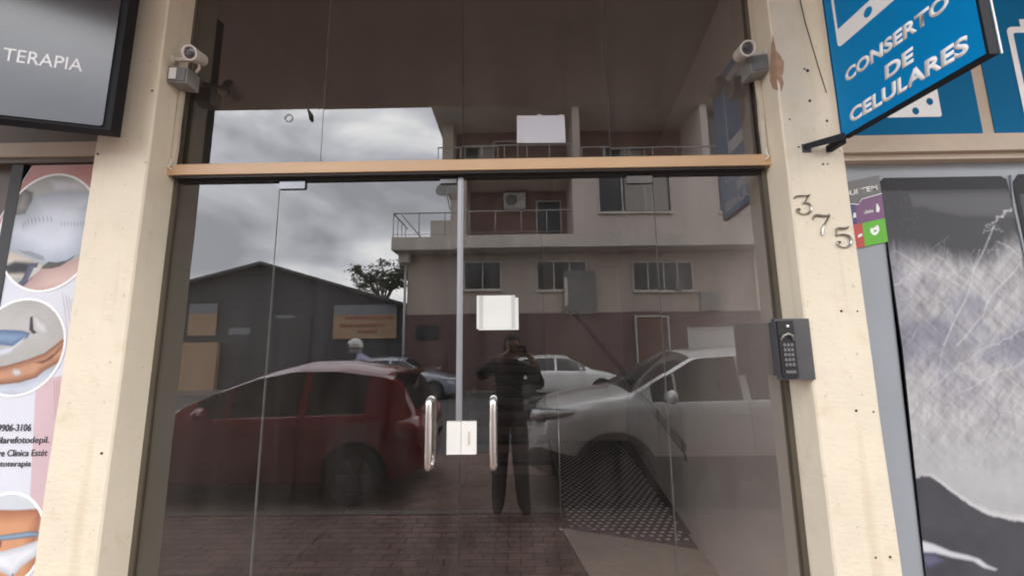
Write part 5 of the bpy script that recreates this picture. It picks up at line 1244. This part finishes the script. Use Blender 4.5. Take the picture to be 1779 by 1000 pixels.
def add_head(bm, c, fwd, mi=2, r=1.0):
    """head with brow, nose, mouth, ears around centre c looking along fwd"""
    f = Vector(fwd).normalized(); up = Vector((0, 0, 1)); sd_ = f.cross(up).normalized(); up = sd_.cross(f).normalized()
    g = bmesh.ops.create_uvsphere(bm, u_segments=28, v_segments=20, radius=1.0)
    for v in g['verts']:
        x, y, z = v.co; # x side, y forward, z up
        sx_, sy_, sz_ = 0.076*r, 0.098*r, 0.118*r
        if z < 0: sx_ *= (1-0.32*(-z)**1.6); sy_ *= (1-0.16*(-z))
        px, py, pz = x*sx_, y*sy_, z*sz_
        if y > 0.55 and abs(x) < 0.22 and -0.32 < z < 0.12: py += 0.020*(1-abs(x)/0.22)*(1-abs(z+0.14)/0.25 if abs(z+0.14) < 0.25 else 0)
        if y > 0.5 and 0.12 < abs(x) < 0.6 and 0.0 < z < 0.22: py -= 0.008
        if y > 0.5 and 0.22 < z < 0.40: py += 0.004
        if y > 0.6 and abs(x) < 0.32 and -0.62 < z < -0.42: py += 0.006
        v.co = Vector(c)+sd_*px+f*py+up*pz
    for ff in {ff for v in g['verts'] for ff in v.link_faces}: ff.material_index = mi; ff.smooth = True
    for s in (-1, 1):
        ball(bm, Vector(c)+sd_*s*0.076*r-f*0.005+up*(-0.01), 0.030*r, (0.35, 0.6, 1.0), 10, mi)
        ball(bm, Vector(c)+sd_*s*0.030*r+f*0.083*r+up*0.012, 0.011*r, (1, 1, 1), 8, 3)
    bm.verts.ensure_lookup_table()
def person(name, label, base, J, extra_hands, mats, classify, head, fwd):
    t = thing(name, label, 'person', base)
    V = [Vector(v) for v, r in J['v']]; Rr = [r for v, r in J['v']]; E_ = list(J['e'])
    for args in extra_hands: hand(V, E_, Rr, *args)
    me = skin_mesh(V, E_, Rr)
    bm = B(); bm.from_mesh(me); bpy.data.meshes.remove(me)
    for f in bm.faces: f.material_index = classify(f.calc_center_median()); f.smooth = True
    add_head(bm, head, fwd)
    o = obj('body', bm, mats, t, smooth=True)
    return t
# photographer, just behind the camera, facing the glass
bx0, by0 = -0.09, -2.37
Jp = {'v': [((bx0, by0, 0.96), (0.175, 0.13)), ((bx0, by0+0.01, 1.15), (0.175, 0.125)), ((bx0, by0+0.02, 1.34), (0.19, 0.13)), ((bx0+0.01, by0+0.03, 1.46), (0.13, 0.09)), ((bx0+0.01, by0+0.05, 1.53), 0.058), ((bx0+0.015, by0+0.075, 1.61), 0.052),
            ((bx0-0.17, by0+0.03, 1.435), 0.075), ((-0.40, by0+0.12, 1.36), 0.068), ((-0.135, -2.075, 1.565), 0.034),
            ((bx0+0.19, by0+0.03, 1.425), 0.075), ((0.22, by0+0.14, 1.24), 0.068), ((0.135, -2.075, 1.545), 0.034),
            ((bx0-0.09, by0, 0.88), 0.118), ((bx0-0.105, by0+0.01, 0.52), 0.090), ((bx0-0.125, by0-0.01, 0.13), 0.074), ((bx0-0.13, by0+0.12, 0.055), 0.042),
            ((bx0+0.09, by0, 0.88), 0.118), ((bx0+0.105, by0+0.03, 0.52), 0.090), ((bx0+0.13, by0+0.02, 0.13), 0.074), ((bx0+0.165, by0+0.15, 0.055), 0.042)],
      'e': [(0, 1), (1, 2), (2, 3), (3, 4), (4, 5), (3, 6), (6, 7), (7, 8), (3, 9), (9, 10), (10, 11), (0, 12), (12, 13), (13, 14), (14, 15), (0, 16), (16, 17), (17, 18), (18, 19)]}
def clsp(c):
    if c.z < 0.13: return 4
    if c.z < 0.96: return 1
    if c.y > -2.085 and c.z > 1.45: return 2
    if c.z > 1.53 and abs(c.x-bx0) < 0.08 and c.y < -2.2: return 2
    return 0
pm_ = ['jacket_black', 'trousers_dark', 'skin', 'hair_dark', 'boot']
hd = (-0.06, -2.275, 1.655)
PH = person('person', 'person in dark jacket holding a phone up with both hands, mirrored in the right door', (bx0, by0, 0), Jp,
            [(8, (-0.135, -2.075, 1.565), (0.5, 0.35, 0.30), (0, 0.2, 1), (0.9, 0.25, -0.05)), (11, (0.135, -2.075, 1.545), (-0.5, 0.35, 0.35), (0, 0.2, 1), (-0.9, 0.25, -0.05))], pm_, clsp, hd, (0.12, 1, -0.03))
bm = B(); g = bmesh.ops.create_uvsphere(bm, u_segments=30, v_segments=20, radius=1.0)
rh = random.Random(4)
for v in list(g['verts']):
    x, y, z = v.co; k = 1.0+rh.uniform(-.03, .05); v.co = Vector(hd)+Vector((x*0.086*k, (y*0.106-0.008)*k, z*0.128*k+0.004))
bmesh.ops.delete(bm, geom=[v for v in bm.verts if v.co.y > hd[1]+0.055 and v.co.z < hd[2]+0.055 or v.co.z < hd[2]-0.075], context='VERTS')
obj('hair', bm, 'hair_dark', PH, smooth=True)
ph = thing('smartphone', 'black phone held sideways by the mirrored photographer', 'phone', (0, -2.02, 1.62))
bm = B(); box(bm, -0.072, 0.078, -2.0185, -2.0105, 1.585, 1.655); obj('body', bm, 'phone_black', ph, bevel=0.003)
bm = B(); lathe(bm, [(0.008, 0), (0.008, 0.0015), (0.005, 0.002)], (0.055, -2.0104, 1.64), (0, 1, 0), 14); obj('lens', bm, 'lens_dark', ph)
# rider in a helmet behind the red car, bent over to the left
mx0, my0 = -3.00, -5.9
Jm = {'v': [((mx0+0.22, my0, 0.80), (0.15, 0.12)), ((mx0+0.20, my0, 1.0), (0.15, 0.12)), ((mx0+0.12, my0, 1.22), (0.18, 0.13)), ((mx0+0.02, my0, 1.38), (0.13, 0.10)), ((mx0-0.05, my0, 1.45), 0.06), ((mx0-0.09, my0, 1.52), 0.055),
            ((mx0+0.03, my0+0.18, 1.36), 0.075), ((mx0-0.12, my0+0.26, 1.10), 0.055), ((mx0-0.38, my0+0.24, 1.08), 0.034),
            ((mx0+0.03, my0-0.18, 1.36), 0.075), ((mx0-0.12, my0-0.26, 1.10), 0.055), ((mx0-0.38, my0-0.24, 1.08), 0.034),
            ((mx0+0.18, my0+0.11, 0.74), 0.10), ((mx0-0.18, my0+0.19, 0.62), 0.07), ((mx0-0.05, my0+0.20, 0.12), 0.048), ((mx0-0.18, my0+0.20, 0.02), 0.04),
            ((mx0+0.18, my0-0.11, 0.74), 0.10), ((mx0-0.18, my0-0.19, 0.62), 0.07), ((mx0-0.05, my0-0.20, 0.12), 0.048), ((mx0-0.18, my0-0.20, 0.02), 0.04)],
      'e': Jp['e']}
Jm['v'] = [((v[0], v[1], v[2]+0.13), (r[0]*1.12, r[1]*1.12) if isinstance(r, tuple) else r) for v, r in Jm['v']]
def clsm(c):
    if c.z < 0.26: return 4
    if c.z < 0.93: return 1
    if c.x < mx0-0.20 and c.z > 1.08: return 2
    if c.z > 1.62: return 2
    return 0
hm = (mx0-0.13, my0, 1.72)
RD = person('person', 'rider in pale blue shirt and white helmet seen over the red car roof', (mx0+0.2, my0, RZ), Jm,
            [(8, (mx0-0.38, my0+0.24, 1.21), (-1, 0, -0.1), (0, 1, 0), (-0.2, 0, -1)), (11, (mx0-0.38, my0-0.24, 1.21), (-1, 0, -0.1), (0, -1, 0), (-0.2, 0, -1))],
            ['shirt_blue', 'trousers_dark', 'skin', 'hair_dark', 'boot'], clsm, hm, (-1, 0.1, -0.1))
bm = B(); g = bmesh.ops.create_uvsphere(bm, u_segments=28, v_segments=18, radius=1.0)
for v in list(g['verts']):
    x, y, z = v.co; v.co = Vector(hm)+Vector((x*0.155, y*0.135, z*0.150+0.01))
bmesh.ops.delete(bm, geom=[v for v in bm.verts if (v.co.x < hm[0]-0.07 and hm[2]-0.05 < v.co.z < hm[2]+0.06) or v.co.z < hm[2]-0.12], context='VERTS')
obj('helmet', bm, 'helmet_white', RD, smooth=True)
bm = B(); g = bmesh.ops.create_uvsphere(bm, u_segments=28, v_segments=18, radius=1.0)
for v in list(g['verts']):
    x, y, z = v.co; v.co = Vector(hm)+Vector((x*0.150, y*0.130, z*0.145+0.01))
bmesh.ops.delete(bm, geom=[v for v in bm.verts if not (v.co.x < hm[0]-0.05 and hm[2]-0.06 < v.co.z < hm[2]+0.07)], context='VERTS')
obj('visor', bm, 'car_glass', RD, smooth=True)
bm = B(); tube(bm, [Vector(hm)+Vector((0.158*math.cos(a), 0.138*math.sin(a), -0.03)) for a in [2*PI*k/24 for k in range(25)]], 0.012, 6); obj('helmet_band', bm, 'trim_black', RD)
# his motorcycle
mb = thing('motorcycle', 'small dark motorcycle under the rider behind the red car', 'motorcycle', (mx0-0.1, my0, RZ))
for x in (mx0-0.72, mx0+0.58):
    bm = B(); lathe(bm, [(0.22, -0.03), (0.29, -0.045), (0.31, 0), (0.29, 0.045), (0.22, 0.03)], (x, my0, RZ+0.31), (0, 1, 0), 28); wo = obj('wheel', bm, 'tyre_rubber', mb)
    bm = B(); lathe(bm, [(0.215, -0.02), (0.22, 0.02), (0.04, 0.03), (0.04, -0.03)], (x, my0, RZ+0.31), (0, 1, 0), 20); obj('rim', bm, 'rim_alloy', wo)
bm = B(); ball(bm, (mx0-0.22, my0, RZ+0.82), 0.2, (1.2, 0.6, 0.62)); obj('fuel_tank', bm, 'trim_black', mb, smooth=True)
bm = B(); box(bm, mx0-0.02, mx0+0.62, my0-0.12, my0+0.12, RZ+0.74, RZ+0.80); obj('seat', bm, 'trim_black', mb, bevel=0.02)
bm = B(); box(bm, mx0-0.30, mx0+0.12, my0-0.12, my0+0.12, RZ+0.32, RZ+0.62); obj('engine', bm, 'grey_box', mb, bevel=0.03)
bm = B(); tube(bm, [(mx0-0.72, my0+0.09, RZ+0.31), (mx0-0.50, my0+0.09, RZ+0.95)], 0.022, 8); tube(bm, [(mx0-0.72, my0-0.09, RZ+0.31), (mx0-0.50, my0-0.09, RZ+0.95)], 0.022, 8)
tube(bm, [(mx0-0.44, my0-0.34, 1.15), (mx0-0.49, my0-0.12, 1.05), (mx0-0.49, my0+0.12, 1.05), (mx0-0.44, my0+0.34, 1.15)], 0.016, 8)
obj('fork', bm, 'rim_alloy', mb)
bm = B(); tube(bm, [(mx0-0.4, my0, RZ+0.8), (mx0, my0, RZ+0.45), (mx0+0.58, my0, RZ+0.31)], 0.03, 8); tube(bm, [(mx0+0.3, my0, RZ+0.72), (mx0+0.05, my0, RZ+0.4)], 0.03, 8); obj('chassis', bm, 'trim_black', mb)
bm = B(); ball(bm, (mx0-0.60, my0, RZ+0.88), 0.09, (0.7, 1, 1)); obj('headlight', bm, 'lamp_clear', mb, smooth=True)
